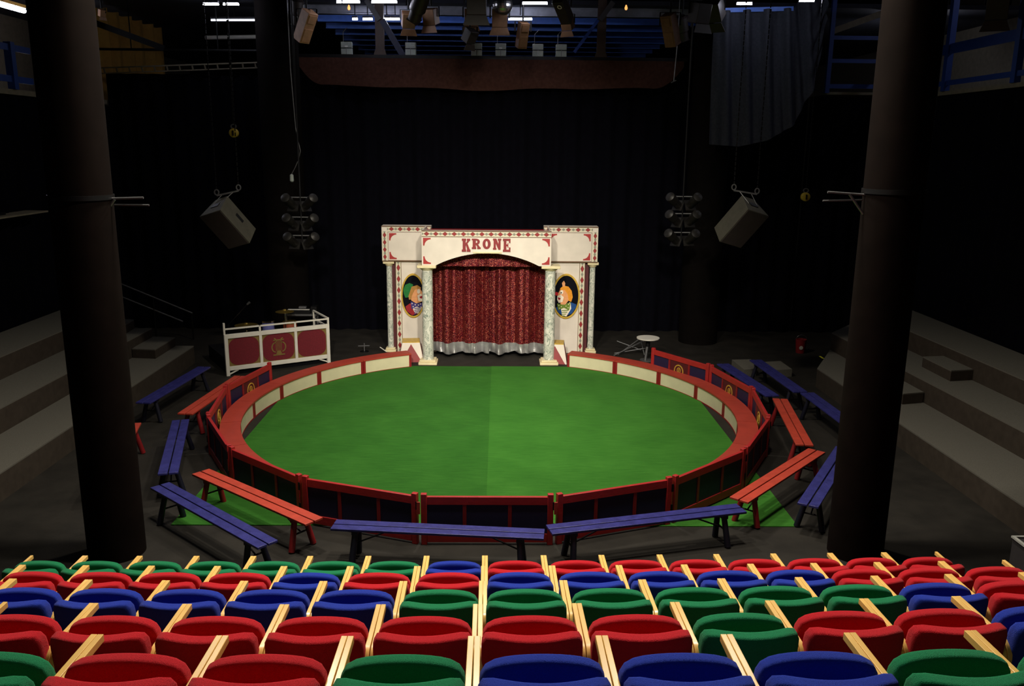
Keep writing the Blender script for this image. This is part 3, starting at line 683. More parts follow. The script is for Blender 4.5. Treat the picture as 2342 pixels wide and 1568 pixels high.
drum(613, 733, 4.5, .13, .26, mat('pearl_blue_shell', (120, 124, 190), .25, metal=.3), 'pearly blue drum with chrome rim in the kit')
drum(576, 760, 4.05, .15, .16, brass_m, 'low brass drum behind the left band stand panel')
drum(663, 735, 4.8, .15, .24, mat('tan_shell', (150, 74, 50), .4), 'tan floor drum with yellow rim below the keyboard', brass_m)
kp = aty(690, 716, 5.0)
kb = thing('keyboard_stand', 'music keyboard on a silver stand at the right end of the band', 'keyboard', (kp.x, kp.y, FZ)); kz = kp.z-FZ
MB().box(-.34, .36, -.16, .16, kz-.03, kz+.01).build('stand_top', steel_m, kb)
for x in (-.32, .32): MB().bar((x, -.14, kz-.03), (x, -.14, .0), .04, .04).bar((x, .14, kz-.03), (x, .14, 0), .04, .04).build('leg', steel_m, kb)
MB().box(-.3, .22, -.14, .12, kz+.01, kz+.1).build('keyboard', iron_m, kb, bevel=.01)
MB().box(-.28, .2, -.135, -.05, kz+.1, kz+.106).build('white_keys', white_p, kb)
MB().box(.23, .36, -.1, .12, kz+.01, kz+.17).build('speaker_box', iron_m, kb)
MB().box(-.06, .1, -.0, .1, kz+.11, kz+.15).build('mixer', steel_m, kb)
mp = aty(523, 745, 4.2); mq = aty(565, 696, 4.2)
mc = thing('microphone_stand', 'thin boom microphone stand leaning over the left end of the band', 'microphone stand', (mp.x, mp.y, FZ))
MB().tube((0, 0, 0), (0, 0, mp.z-FZ+.02), .012).tube((-.05, 0, mp.z-FZ-.02), (mq.x-mp.x, 0, mq.z-FZ), .008).build('boom', iron_m, mc)
MB().lathe([(.16, 0), (.16, .02), (.02, .03)], 20).build('base', iron_m, mc)
MB().tube((mq.x-mp.x, 0, mq.z-FZ), (mq.x-mp.x+.06, 0, mq.z-FZ+.05), .02, 12, .026).build('microphone', steel_m, mc)

# ------------------------------------------------------------------ things by the back right of the ring
sp = atz(1478, 830, 0); st = thing('round_stool', 'round white top stool on one steel leg behind the right kerb', 'stool', (sp.x+.06, sp.y+.25, 0))
tz = .52
MB().lathe([(.24, tz-.03), (.25, tz-.02), (.25, tz), (.02, tz+.001)], 40).build('top', white_p, st)
MB().tube((0, 0, tz-.03), (0, 0, tz-.2), .05, 16).build('hub', iron_m, st)
MB().tube((0, 0, tz-.12), (-.05, -.04, 0), .03, 14).lathe([(.16, 0), (.16, .015), (.03, .03)], 24).build('leg', steel_m, st)
fs = atz(1440, 812, .05); fo = thing('folded_stand', 'folded tubular steel stand lying left of the round stool', 'stand', (fs.x, fs.y+.2, 0))
for nm, a, b in (('tube', (-.35, -.12, .02), (.32, .1, .3)), ('tube', (-.3, .1, .02), (.38, -.05, .18)), ('tube', (-.25, -.05, .02), (.25, .2, .32)), ('tube', (.3, .1, .3), (.36, -.05, .02)), ('tube', (-.1, .3, .02), (.38, .2, .28)), ('tube', (-.22, .35, .25), (.3, .12, .1))):
    MB().tube(a, b, .013).build(nm, steel_m, fo)
bp_ = atz(1830, 806, 0); bk = thing('fire_bucket', 'dull red bucket with round white label, back right of the hall', 'bucket', bp_)
MB().lathe([(.10, 0), (.125, .32), (.118, .32), (.095, .01)], 28).build('pail', darkred_p, bk)
MB().lathe([(.045, 0), (.001, .003)], 20, Matrix.Translation((-.03, -.118, .14)) @ Matrix.Rotation(PI/2, 4, 'X')).build('round_label', white_p, bk)
MB().path([(.12*math.cos(a), 0, .32+.1*math.sin(a)) for a in [PI*i/10 for i in range(11)]], .005, 6).build('handle', steel_m, bk)

# ------------------------------------------------------------------ theatre seats
def make_seat(colour):
    t = thing('theatre_seat', '', 'theatre seat', (0, 0, 0)); fm = fab[colour]
    # tip-up seat folded upright (its front edge bows upward), backrest nearer the camera (bowed around the sitter)
    def fs(x, y, z):
        k = (x/.252)**2; q = (z+.22)/.44
        return (x, .185+y+.02*(1-k)-.045*q, .475+z+.016*(1-k)*max(0, q))
    def fb(x, y, z):
        k = (x/.256)**2; q = (z+.225)/.45
        return (x, y+.068*k-.02-.06*q, .515+z)
    MB().pillow(.252, .05, .22, 4.5, 13, fs, pc=7).build('seat', fm, t, smooth=180)
    MB().pillow(.256, .052, .225, 5.5, 13, fb, pc=9).build('backrest', fm, t, smooth=180)
    for s in (-1, 1):
        x0, x1 = sorted((s*.2485, s*.2752)); th = .034
        o = [(.46, .62), (.06, .62)]+[(.06-.09*math.sin(PI/2*i/6), .53+.09*math.cos(PI/2*i/6)) for i in range(1, 7)]+[(-.02, .4), (.02, .22), (.06, 0)]
        n = [(.06+th*1.6, 0), (.02+th, .22), (-.02+th, .4)]+[(.06-.055*math.sin(PI/2*i/6), .53+.055*math.cos(PI/2*i/6)) for i in range(6, -1, -1)]+[(.46, .62-th)]
        poly = o+n; M = Matrix(((0, -1, 0, 0), (1, 0, 0, 0), (0, 0, 1, 0), (0, 0, 0, 1)))   # local x->y
        MB().prism(poly, -x1, -x0, M).build('armrest', wood_m, t, smooth=30, bevel=.0022)
        MB().box(x0, x1, .3, .34, 0, .59).build('front_leg', wood_m, t)
    return t
def quad3(xs, ys):
    return lambda x: sum(ys[i]*math.prod((x-xs[j])/(xs[i]-xs[j]) for j in range(3) if j != i) for i in range(3))
R_, B_, G_ = 'red', 'blue', 'green'
ROWS = [
 ('front', .86, (65, 1109, 2144), (1269, 1269.5, 1260.5), [70, 195, 320, 450, 580, 710, 843, 976, 1109, 1243, 1375, 1508, 1637.5, 1768, 1898, 2021, 2144], [G_]*7+[B_]+[R_]*8),
 ('second', 1.28, (52, 1108, 2152), (1290.5, 1293, 1282), [-96, 52, 197, 347, 498, 650, 801.6, 955, 1108, 1262, 1415, 1564, 1716, 1860, 2005, 2152, 2299, 2444], [R_]*5+[B_]+[R_]*2+[B_]*5+[R_]*2+[R_]),
 ('middle', 1.70, (30, 1105, 2168), (1322, 1327, 1311.5), [-145, 30, 203, 380, 559, 740, 923, 1104.6, 1288, 1468, 1649, 1826, 1999, 2168, 2337, 2505], [B_]*6+[G_]*6+[B_]+[R_]*2),
 ('fourth', 2.12, (7, 1093, 2186), (1375, 1380, 1362), [7, 215, 428, 651, 871.5, 1093, 1319, 1543, 1760, 1975, 2186, 2395], [R_]*7+[G_]+[R_]*2+[B_]),
 ('nearest', 2.545, (223, 1084, 2219), (1449, 1453, 1440), [-70, 223, 509, 795, 1084.6, 1376, 1661.5, 1943, 2219, 2490], [G_]+[R_]*2+[G_]+[B_]*3+[G_]*2)]
protos = {}
ROWZ = {}
for nm, zr, xs, ys, arms, cols in ROWS:
    f = quad3(xs, ys); P = [atz(x, f(x), zr) for x in arms]
    ROWZ[nm] = (zr-.62, sum(p.y for p in P)/len(P), P[0].x, P[-1].x)
    cnt = {c: 0 for c in fab}; tot = {c: cols.count(c) for c in fab}
    for i, c in enumerate(cols):
        a, b = P[i], P[i+1]; d = b-a; s = d.length; mid = (a+b)/2; rz = math.atan2(d.y, d.x); fw = V((-math.sin(rz), math.cos(rz), 0))
        if c not in protos: o = protos[c] = make_seat(c)
        else: o = copy_tree(protos[c])
        o.location = mid-fw*.46; o.location.z = zr-.62; o.rotation_euler = (0, 0, rz); o.scale = (s/.552, 1, 1)
        cnt[c] += 1
        row = {'front': 'front row of the seating', 'second': 'second row of the seating', 'middle': 'middle row of the five rows', 'fourth': 'fourth row from the ring', 'nearest': 'row nearest the viewer'}[nm]
        which = 'only' if tot[c] == 1 else ORD[cnt[c]-1]
        tag(o, f'{which} {c} tip-up theatre seat' + (f' from the left in the {row}' if tot[c] > 1 else f' in the {row}'), 'theatre seat', 'upholstered theatre seats with wooden arms')
# stepped platforms that carry the rows
names = ['front', 'second', 'middle', 'fourth', 'nearest']
riser_m = mat('dark_riser_carpet', (36, 32, 34), .95)
edge_m = mat('pale_edge_strip', (160, 160, 155), .5)
for k, nm in enumerate(names):
    z, y, xa, xb = ROWZ[nm]
    yf = -5.80 if k == 0 else y+.02
    yb = (ROWZ[names[k+1]][1]+.02) if k < 4 else -16.5
    xl, xr = (-4.75, 4.62) if k == 0 else (min(xa, -4.9), max(xb, 5.3))
    o = MB().box(xl, xr, yb, yf, 0, z).build('seating_platform', riser_m); 
    tag(o, f'dark carpeted platform step under the {"front row" if k == 0 else nm+" row"} of theatre seats', 'platform')
    MB().box(xl, xr, yf, yf+.012, z-.03, z+.004).build('edge_strip', edge_m, o)
# low side wall with pale edging right of the seats
p = atz(2317, 1226, .8); sw = thing('side_wall', 'low dark wall with pale top edging at far right beside the seats', 'low wall', (p.x, p.y, 0))
MB().box(0, .7, -1.2, 0, 0, .79).build('body', riser_m, sw)
MB().box(-.02, .7, -.03, 0, .79, .81).box(-.02, .012, -1.2, -.03, .79, .81).build('edging', edge_m, sw)

# ------------------------------------------------------------------ roof structure and backstage above the drape
def joist(y, lab, m=bluesteel_m, x0=-4.6, x1=5.2, z=7.85, h=.2):
    o = MB().box(x0, x1, -.06, .06, -h, 0).box(x0, x1, -.1, .1, -h, -h+.02).box(x0, x1, -.1, .1, -.02, 0).build('ceiling_joist', m); o.location = (0, y, z)
    tag(o, lab, 'beam', 'blue ceiling joists behind the lighting bridge')
for k in range(9):
    y = 7.95+1.35*k
    joist(y, f'{ORD[k]} blue painted ceiling joist counted from the lamps toward the back', bluesteel_m if k != 0 else mat('grey_painted_steel', (120, 122, 134), .5))
struct(MB().box(-13, 13, 7.4, 24, 7.85, 7.95).build('trim_1', mat('dark_roof_deck', (30, 32, 46), .9)))
def tube_light(x0, x1, y, z, lab, dim=False, r=.018, power=True):
    a = atz(x0, y, z); b = atz(x1, y, z); t = thing('fluorescent_light', lab, 'fluorescent light', (a+b)/2)
    L = (b-a).length; d = b-a; t.rotation_euler = (0, 0, math.atan2(d.y, d.x))
    MB().box(-L/2, L/2, -.04, .04, .03, .07).build('housing', housing_m, t)
    MB().box(-.01, .01, -.01, .01, .09, (7.86 if a.y > 7.4 else 9.0)-t.location.z).build('hanger', iron_m, t)
    MB().tube((-L/2, 0, 0), (L/2, 0, 0), r, 12).build('lit_tube', tube_dim if dim else tube_e, t)
for a in [(465, 500, 10, 7.5, 'bright fluorescent tube above the white pipe, left one'), (511, 546, 10, 7.5, 'bright fluorescent tube above the white pipe, right one'),
          (770, 781, 5, 7.5, 'short fluorescent tube end at the top, left of the tilted steel brace'), (784, 823, 5, 7.5, 'fluorescent tube at the top left of the tilted steel brace'),
          (850, 908, 5, 7.5, 'long fluorescent tube at the top right of the tilted left brace'), (806, 818, 44, 7.5, 'tiny fluorescent tube end in the second lit row'),
          (830, 852, 44, 7.5, 'fluorescent tube in the second lit row, left of the steel post'), (876, 893, 44, 7.5, 'short fluorescent tube in the second lit row, right of the steel post'),
          (894, 914, 44, 7.5, 'short fluorescent tube in the second lit row beside the brown-lit lamp'), (1195, 1252, 8, 7.5, 'fluorescent tube at top centre, right of the mirror ball'),
          (1163, 1217, 44, 7.5, 'fluorescent tube in the second lit row behind the long brown-lit lamp'), (1685, 1720, 9, 7.5, 'fluorescent tube above the charcoal hanging cloth'),
          (1828, 1862, 2, 7.5, 'bright fluorescent tube at the top of the charcoal cloth, right corner')]:
    tube_light(a[0], a[1], a[2], a[3], a[4])
tube_light(483, 590, 46, 7.5, 'dim long fluorescent tube above the white pipe', True, .02)
a = atx(-40, 12, -10.6); b = atx(53, 12, -10.6)
t = thing('fluorescent_light', 'big bright fluorescent light at the top left corner above the gallery', 'fluorescent light', (a+b)/2); d = b-a; t.rotation_euler = (0, 0, math.atan2(d.y, d.x))
MB().box(-d.length/2, d.length/2, -.06, .06, .05, .12).build('housing', white_p, t); MB().tube((-d.length/2, 0, 0), (d.length/2, 0, 0), .05, 12).build('lit_tube', tube_e, t)
p, q = aty(470, 86, 9.5), aty(600, 84, 9.5)
wp = tag(MB().tube(p, q, .05, 16).build('pipe', white_p, smooth=60, origin=p), 'thick white pipe high at the left behind the lighting truss', 'pipe')
for x in (.6, 1.5): MB().box(x, x+.02, -.01, .01, .04, 7.86-p.z).build('hanger', iron_m, wp)
# bridge beam with brown-lit border cloth
bw = MB().box(-4.75, 4.55, -.1, .1, 6.58, 6.66).build('bridge_beam', iron_m); bw.location = (0, 7.25, 0); tag(bw, 'long black bridge beam over the stage carrying grey boxes', 'beam')
bz = quad3((700, 1110, 1540), (0, 0, 0))
def bott(u): return 5.92+.035*math.sin(u*9+.5)+.02*math.sin(u*23)+.62*max(0, (.07-u)/.07)**2+.55*max(0, (u-.92)/.08)**2
tag(MB().sheet(lambda u, v: (-4.7+9.15*u, 7.1+.035*math.sin(u*26)*(1-v)+.02*math.sin(u*61), bott(u)+(6.58-bott(u))*v), 120, 6, .008).build('border_cloth', valance_m, smooth=80), 'wide brown-lit black border cloth hanging across the stage above the portal', 'cloth')
# brown posts with braces standing on the bridge
for px, s, nm in ((870, -1, 'left'), (1374, 1, 'right')):
    b0 = aty(px, 132, 7.25); t0 = aty(px-s*1, 62, 7.25); t = thing('bridge_post', f'brown steel post with tilted braces standing on the {nm} part of the bridge beam', 'post', (b0.x, 7.25, 6.66)); o = t.location
    zt = 8.0-o.z
    MB().box(-.1, .1, -.06, .06, 0, zt).build('post', mat('brown_steel', (66, 50, 44), .6), t)
    MB().add([(-.15, -.05, 0), (.15, -.05, 0), (.1, -.05, .14), (-.1, -.05, .14), (-.15, .05, 0), (.15, .05, 0), (.1, .05, .14), (-.1, .05, .14)], [(0, 1, 2, 3), (7, 6, 5, 4), (0, 4, 5, 1), (1, 5, 6, 2), (2, 6, 7, 3), (3, 7, 4, 0)]).build('foot_plate', MATS['brown_steel'], t)
    u0, u1 = (aty(838, 0, 7.15), aty(868, 46, 7.15)) if s < 0 else (aty(1402, 5, 7.15), aty(1372, 46, 7.15))
    MB().bar(u0-o, u1-o, .12, .1, (0, 1, 0)).build('upper_brace', mat('dark_grey_steel', (58, 58, 64), .5), t)
    l0, l1 = (aty(874, 46, 7.2), aty(922, 128, 7.2)) if s < 0 else (aty(1368, 46, 7.2), aty(1313, 120, 7.2))
    MB().bar(l0-o, l1-o, .14 if s < 0 else .07, .06, (0, 1, 0)).build('lower_brace', mat('navy_painted_steel', (18, 26, 62), .6) if s < 0 else darkbluesteel_m, t)
# grey boxes on the bridge
label_w = mat('white_paper_label', (235, 235, 230), .6)
for px, py, lb, nm in ((794, 112, 1, 'leftmost, left of the brown post'), (940, 118, 0, 'right of the left tilted brace'), (1090, 118, 0, 'partly behind a lamp'), (1145, 115, 1, 'with white label below the mirror ball'), (1230, 112, 0, 'beside the long tilted lamp, half lit'), (1283, 116, 0, 'rightmost, left of the right brace')):
    p = aty(px, 132, 7.22); t = thing('control_box', f'grey steel box on the bridge beam, {nm}', 'control box', (p.x, 7.22, 6.66), 0, 'grey boxes on the bridge beam')
    MB().box(-.125, .125, -.08, .08, 0, .13).box(-.125, .125, -.08, .08, .15, .28).build('case', greybox_m, t, bevel=.006)
    MB().box(-.12, .12, -.075, .075, .13, .15).build('dark_gap', iron_m, t)
    if lb: MB().box(-.035, .035, -.084, -.08, .165, .19).build('paper_label', label_w, t)
    MB().box(-.008, .008, -.09, -.08, .0, .14).build('latch', steel_m, t)
    MB().path([(-.08, 0, .28), (-.08, 0, .5), (.02, 0, .6)], .008, 6).build('cable', steel_m, t)
# stage lamps under the roof
def lamp(px, py, Y, sz, tilt, yaw, lab, kind='box', m=None):
    p = aty(px, py, Y); t = thing('stage_lamp', lab, 'stage lamp', p, 0, 'stage lamps hanging above the portal'); m = m or lamp_m
    M = Matrix.Rotation(yaw, 4, 'Z') @ Matrix.Rotation(tilt, 4, 'X'); s = sz
    if kind == 'box':
        MB().box(-.4*s, .4*s, -.35*s, .35*s, -.45*s, .45*s, M).build('housing', m, t, bevel=.02*s)
        MB().add([M @ V(q) for q in ((-.4*s, -.38*s, -.46*s), (.4*s, -.38*s, -.46*s), (.55*s, -.5*s, -.85*s), (-.55*s, -.5*s, -.85*s), (-.4*s, -.36*s, -.46*s), (.4*s, -.36*s, -.46*s), (.55*s, -.48*s, -.85*s), (-.55*s, -.48*s, -.85*s))],
                 [(0, 1, 2, 3), (7, 6, 5, 4), (0, 4, 5, 1), (1, 5, 6, 2), (2, 6, 7, 3), (3, 7, 4, 0)]).build('barn_door', m, t)
        MB().box(-.33*s, .33*s, -.28*s, .28*s, -.47*s, -.45*s, M).build('lens', iron_m, t)
    elif kind == 'long':
        MB().box(-.3*s, .3*s, -.3*s, .3*s, -1.0*s, .55*s, M).build('housing', m, t, bevel=.02*s)
        MB().box(-.24*s, .24*s, -.33*s, -.3*s, -.9*s, -.25*s, M).box(-.22*s, .22*s, -.33*s, -.3*s, .05*s, .45*s, M).build('panel', m, t)
        MB().lathe([(.22*s, -1.03*s), (.22*s, -1.0*s)], 20, M).build('lens', iron_m, t)
    else:
        MB().lathe([(.25*s, .6*s), (.34*s, .5*s), (.34*s, -.2*s), (.27*s, -.25*s), (.27*s, -.7*s)], 24, M).build('housing', m, t)
        MB().lathe([(.36*s, -.7*s), (.36*s, -.73*s)], 4, M).build('frame', m, t)
        MB().lathe([(.2*s, -.735*s), (.001, -.735*s)], 20, M, caps=False).build('lens', iron_m, t)
    zt = 7.72-p.z
    MB().bar((-.5*s, 0, 0), (-.5*s, 0, .6*s), .03, .01).bar((.5*s, 0, 0), (.5*s, 0, .6*s), .03, .01).bar((-.5*s, 0, .6*s), (.5*s, 0, .6*s), .03, .01).build('yoke', iron_m, t)
    MB().tube((0, 0, .6*s), (0, 0, max(zt, .62*s)), .02).build('hook', iron_m, t)
    return t
lampd = mat('black_lamp_housing', (44, 38, 36), .5, noise=.2)
tan_m = mat('lit_tan_lamp_door', (196, 148, 112), .5)  # lit lamp doors: the light on them is put into the tan
for a in [(934, 45, 5.6, .34, .5, .25, 'brown-lit stage lamp with open door right of the left tilted brace'), (985, 38, 5.8, .36, .3, -.4, 'brown-lit stage lamp below a black housing at top centre left', 'box', lamp_m),
          (1078, 40, 5.8, .36, 0, 0, 'square brown-lit stage lamp left of the mirror ball'), (1075, 82, 5.1, .3, .6, .8, 'stage lamp with tan flap below the square brown-lit lamp', 'box', lampd),
          (1143, 42, 5.9, .42, .1, 0, 'wide brown-lit stage lamp directly behind the mirror ball'), (1196, 72, 5.4, .34, .35, .35, 'long tilted brown-lit stage lamp right of the mirror ball', 'long'),
          (1298, 52, 5.8, .3, .5, -.5, 'brown-lit stage lamp hanging under the black projector'), (1285, 15, 4.8, .38, .9, -.5, 'black projector with white disc mark at the top', 'long', lampd),
          (702, 50, 4.9, .42, .55, .9, 'stage lamp with long tan-lit door at the upper left', 'long', tan_m), (680, 25, 5.8, .4, .3, .5, 'black stage lamp in the upper left cluster', 'can', lampd),
          (1532, 58, 4.8, .42, .45, -.7, 'brown-lit long stage lamp at upper right with open door', 'long'), (1560, 62, 5.8, .4, .5, -.6, 'dark stage lamp beside the brown-lit one at upper right', 'can', lampd),
          (1600, 30, 4.1, .42, .2, .5, 'black stage lamp at the left of the upper right cluster', 'box', lampd), (1632, 22, 4.8, .46, .7, -.6, 'black stage lamp at the right of the upper right cluster', 'box', lampd),
          (958, 12, 4.7, .5, .8, .5, 'black stage lamp housing at the top above the brown-lit lamp', 'can', lampd), (1090, 8, 4.7, .5, .1, 0, 'black stage lamp housing at the top edge left of the mirror ball', 'box', lampd)]:
    t = lamp(*a)
    if 'white disc' in a[6]: MB().ring(.02, .1, .05, .05, .03, .03, -.34*a[3], -.33*a[3], 24, M=Matrix.Rotation(a[5], 4, 'Z') @ Matrix.Rotation(a[4], 4, 'X')).build('white_disc', label_w, t)
lamp(2282, 12, 2.2, .45, .5, -.5, 'black stage lamp at the top right corner, beyond the right pillar', 'box', lampd)
lamp(233, 30, 6.2, .16, .3, .9, 'small tan-lit stage lamp at the upper left beside the golden curtain', 'box', tan_m)
p, q = aty(1550, 92, 5.6), aty(1541, 187, 5.6)
t = thing('hook_pole', 'thin steel pole with short T foot hanging right of the border cloth', 'pole', p)
MB().tube((0, 0, 0), q-p, .012).tube((0, 0, 0), (0, 0, 7.74-p.z), .008).build('rod', steel_m, t)
MB().tube(q-p+V((-.06, 0, -.02)), q-p+V((.05, 0, .03)), .014).build('foot', steel_m, t)
p = atz(832, 806, 0); t = thing('small_cross_stand', 'small grey cross shaped stand behind the left kerb', 'stand', (p.x, p.y+.1, 0))
MB().tube((0, 0, .01), (0, 0, .2), .014).build('post', steel_m, t)
MB().tube((-.14, 0, .13), (.12, 0, .14), .011).build('crossbar', steel_m, t); MB().lathe([(.1, 0), (.1, .012), (.02, .02)], 16).build('base', iron_m, t)
p = atz(884, 804, .03); tag(MB().tube((0, 0, 0), (-.14, -.05, .12), .01).build('white_rod', white_p), 'short white rod leaning by the left rear marble column', 'rod').location = p
p = atz(274, 729, 2.5*TH); tag(MB().lathe([(.035, 0), (.045, .1)], 16).build('paper_cup', white_p), 'white paper cup on the left tribune step beside the pillar', 'cup').location = p
mbp = aty(1150, 11, 5.4); mt = thing('mirror_ball', 'silver mirror ball hanging at the top centre', 'mirror ball', mbp)
MB().lathe([(.215*math.sin(PI*i/14), -.215*math.cos(PI*i/14)) for i in range(1, 14)], 26).build('ball', mat('mirror_facets', (170, 170, 170), .3, metal=1), mt, smooth=0)
MB().tube((0, 0, .2), (0, 0, 1.2), .01).build('rod', iron_m, mt)
for Y, lb in ((5.3, 'near lighting pipe across the top, carrying the stage lamps'), (5.8, 'far lighting pipe across the top, carrying the stage lamps')):
    tag(MB().tube((-5, Y, 7.74), (5, Y, 7.74), .025).build('lighting_pipe', iron_m), lb, 'pipe')
for px, py, lb in ((798, 18, 'left'), (1432, 18, 'right')):
    p = aty(px, py, 6.2); t = thing('amber_bulb', f'small glowing amber bulb on a cable at the top, {lb} one', 'bulb', p)
    MB().lathe([(.001, -.05), (.025, -.04), (.035, 0), (.02, .04), (.015, .06)], 12).build('bulb', mat('amber_glow', (255, 180, 90), .3, emit=(1, .45, .12), es=1.2), t)
    MB().path([(0, 0, .06), (.02, 0, .3), (.25*(1 if lb == 'right' else -1), 0, 1.3)], .006, 6).build('cable', iron_m, t)
# charcoal cloth gathered at the right
def gc(u, v):
    px = 1636+256*u
    top = 26-10*u if u < .7 else 19-90*(u-.7)/.3
    bots = [(0, 330), (.25, 335), (.48, 322), (.6, 305), (.72, 285), (.8, 240), (.88, 205), (.95, 120), (1, 60)]
    for (a, b), (c, d) in zip(bots, bots[1:]):
        if a <= u <= c: bo = b+(d-b)*(u-a)/(c-a); break
    q = aty(px-(14*(1-v)*(1-u)), top+(bo-top)*(1-v), 5.6)
    amp = .10*(.4+.6*v)
    return (q.x, q.y+amp*math.sin(u*34+1.5*math.sin(v*2))+.05*math.sin(u*71+v*4)*(1 if u > .6 else .5)+.06*math.sin(v*26+u*20)*max(0, u-.75)*4, q.z)
tag(MB().sheet(gc, 90, 24, .006).build('hanging_cloth', grey_drape, smooth=80), 'charcoal cloth hanging in folds from a blue rail at the upper right', 'cloth')
p, q = aty(1640, 24, 5.6), aty(1814, 20, 5.6)
tag(MB().bar(p, q, .06, .09).build('rail', bluesteel_m, origin=p), 'blue steel rail holding the charcoal cloth at upper right', 'rail')

# ------------------------------------------------------------------ hung loudspeakers, spotlight stacks, hoists
def wedge(px, py, Y, mirror, lab, chains):
    p = aty(px, py, Y); t = thing('hanging_loudspeaker', lab, 'loudspeaker', p); s = mirror
    M = Matrix.Rotation(-s*.34, 4, 'Z') @ Matrix.Rotation(.62, 4, 'X') @ Matrix.Rotation(-s*.32, 4, 'Y')
    a, b, d, h = .30, .17, .46, .42                  # front half width, back half width, depth, half height
    vs = [(-a, -d/2, -h), (a, -d/2, -h), (b, d/2, -h), (-b, d/2, -h), (-a, -d/2, h), (a, -d/2, h), (b, d/2, h), (-b, d/2, h)]
    MB().add(vs, [(0, 1, 5, 4), (1, 2, 6, 5), (2, 3, 7, 6), (3, 0, 4, 7), (0, 3, 2, 1), (4, 5, 6, 7)], M).build('cabinet', mat('grey_cabinet_paint', (70, 67, 58), .7, spec=.3), t, bevel=.012)
    MB().box(-a+.02, a-.02, -d/2-.012, -d/2-.001, -h+.02, h-.02, M).build('grille', mat('dark_grille_cloth', (52, 42, 42), .9), t)
    MB().box(-.1, .1, -.05, .05, h, h+.012, M).build('handle_plate', iron_m, t)
    MB().box(b-.01+.04, b+.02+.04, -.05, .08, -.1, .1, M).build('side_handle', iron_m, t)
    c = [aty(*q, Y)-p for q in chains[:2]]
    MB().bar(c[0], c[1], .03, .03).build('hanging_bar', steel_m, t)
    for k in (0, 1):
        MB().ring(0, 0, .05, .06, .03, .04, -.01, .01, 14, M=Matrix.Translation(c[k]+V((0, 0, .06)))).build('shackle', steel_m, t)
        n = int((7.6-p.z-c[k].z)/.09); ch = MB()
        for i in range(n): ch.bar(c[k]+V((0, 0, .1+i*.09)), c[k]+V((0, 0, .17+i*.09)), .014 if i % 2 else .02, .02 if i % 2 else .014, (0, 1, 0))
        ch.build('chain', iron_m, t); 
        top = M @ V(((-1, 1)[k]*.12, 0, h)); MB().tube(c[0]+(c[1]-c[0])*(.25+.5*k), top, .008).build('sling', steel_m, t)
wedge(527, 508, 2.5, 1, 'grey loudspeaker cabinet hanging on chains at the left, tilted down', [(496, 447), (546, 436)])
wedge(1690, 506, 2.5, -1, 'grey loudspeaker cabinet hanging on chains at the right, tilted down', [(1678, 435), (1731, 444)])
def stack(px, ys, Y, s, lab):
    top = aty(px, ys[0]-70, Y); t = thing('spotlight_stack', lab, 'spotlights', (top.x, top.y, 0))
    zb = aty(px, ys[-1]+10, Y).z
    MB().tube((0, 0, zb), (0, 0, 7.6), .018).build('pole', iron_m, t)
    for k, y in enumerate(ys):
        z = aty(px, y, Y).z
        for e in (-1, 1):
            M = Matrix.Translation((e*.22, -.1, z)) @ Matrix.Rotation(e*.5+(.25*s), 4, 'Z') @ Matrix.Rotation(1.05, 4, 'X')
            sl = MB().lathe([(.05, -.2), (.1, -.18), (.1, .02), (.085, .04), (.085, .22)], 18, M @ Matrix.Rotation(PI, 4, 'X')).build('spotlight', mat('grey_spot_housing', (38, 36, 34), .4, metal=.4), t)
            MB().prism([(-.12, -.12), (.12, -.12), (.12, .12), (-.12, .12)], -.006, .006, M @ Matrix.Rotation(PI, 4, 'X') @ Matrix.Translation((0, 0, .22)) @ Matrix.Rotation(PI/2, 4, 'X')).build('gel_frame', MATS['grey_spot_housing'], sl)
            MB().lathe([(.09, .232), (.001, .232)], 18, M @ Matrix.Rotation(PI, 4, 'X'), caps=False).build('lens', iron_m, sl)
        MB().tube((-.24, 0, z+.08), (.24, 0, z+.08), .014).build('crossbar', steel_m, t)
stack(684, (460, 505, 547), 4.4, 1, 'left hanging stack of three pairs of small spotlights beside the far pillar')
stack(1566, (458, 497, 540), 4.4, -1, 'right hanging stack of three pairs of small spotlights beside the far pillar')
yel = mat('yellow_hook_block', (150, 128, 36), .5)
for px, py, lb in ((535, 304, 'left'), (1842, 450, 'right')):
    p = aty(px, py, 4.0); t = thing('hoist_hook', f'yellow round hoist hook block on a chain, {lb} side of the hall', 'hoist', p)
    MB().lathe([(.075, -.05), (.09, -.04), (.09, .04), (.075, .05)], 24, Matrix.Rotation(PI/2, 4, 'X')).build('block', yel, t)
    MB().box(-.012, .012, -.07, -.05, -.05, .05).build('slot', iron_m, t)
    MB().ring(0, .13, .06, .05, .04, .03, -.012, .012, 16).build('shackle', steel_m, t)
    n = int((7.6-p.z-.18)/.08); ch = MB()
    for i in range(n): ch.bar((0, 0, .18+i*.08), (0, 0, .245+i*.08), .014 if i % 2 else .022, .022 if i % 2 else .014, (0, 1, 0))
    ch.build('chain', iron_m, t)
cab = [aty(*q, 4.6) for q in ((676, 292), (681, 318), (687, 345), (683, 365), (674, 385), (667, 398))]
t = thing('dangling_cable', 'pale curved cable with plug dangling beside the far left pillar', 'cable', cab[0])
MB().path([c-cab[0] for c in cab], .009, 8).path([V((0, 0, 0)), V((-.05, 0, 1.2)), V((-.05, 0, 3))], .009, 8).build('cord', steel_m, t)
pg = cab[-1]-cab[0]; MB().lathe([(.03, -.16), (.045, -.14), (.04, -.02), (.015, 0)], 12, Matrix.Translation(pg)).build('plug', greybox_m, t)

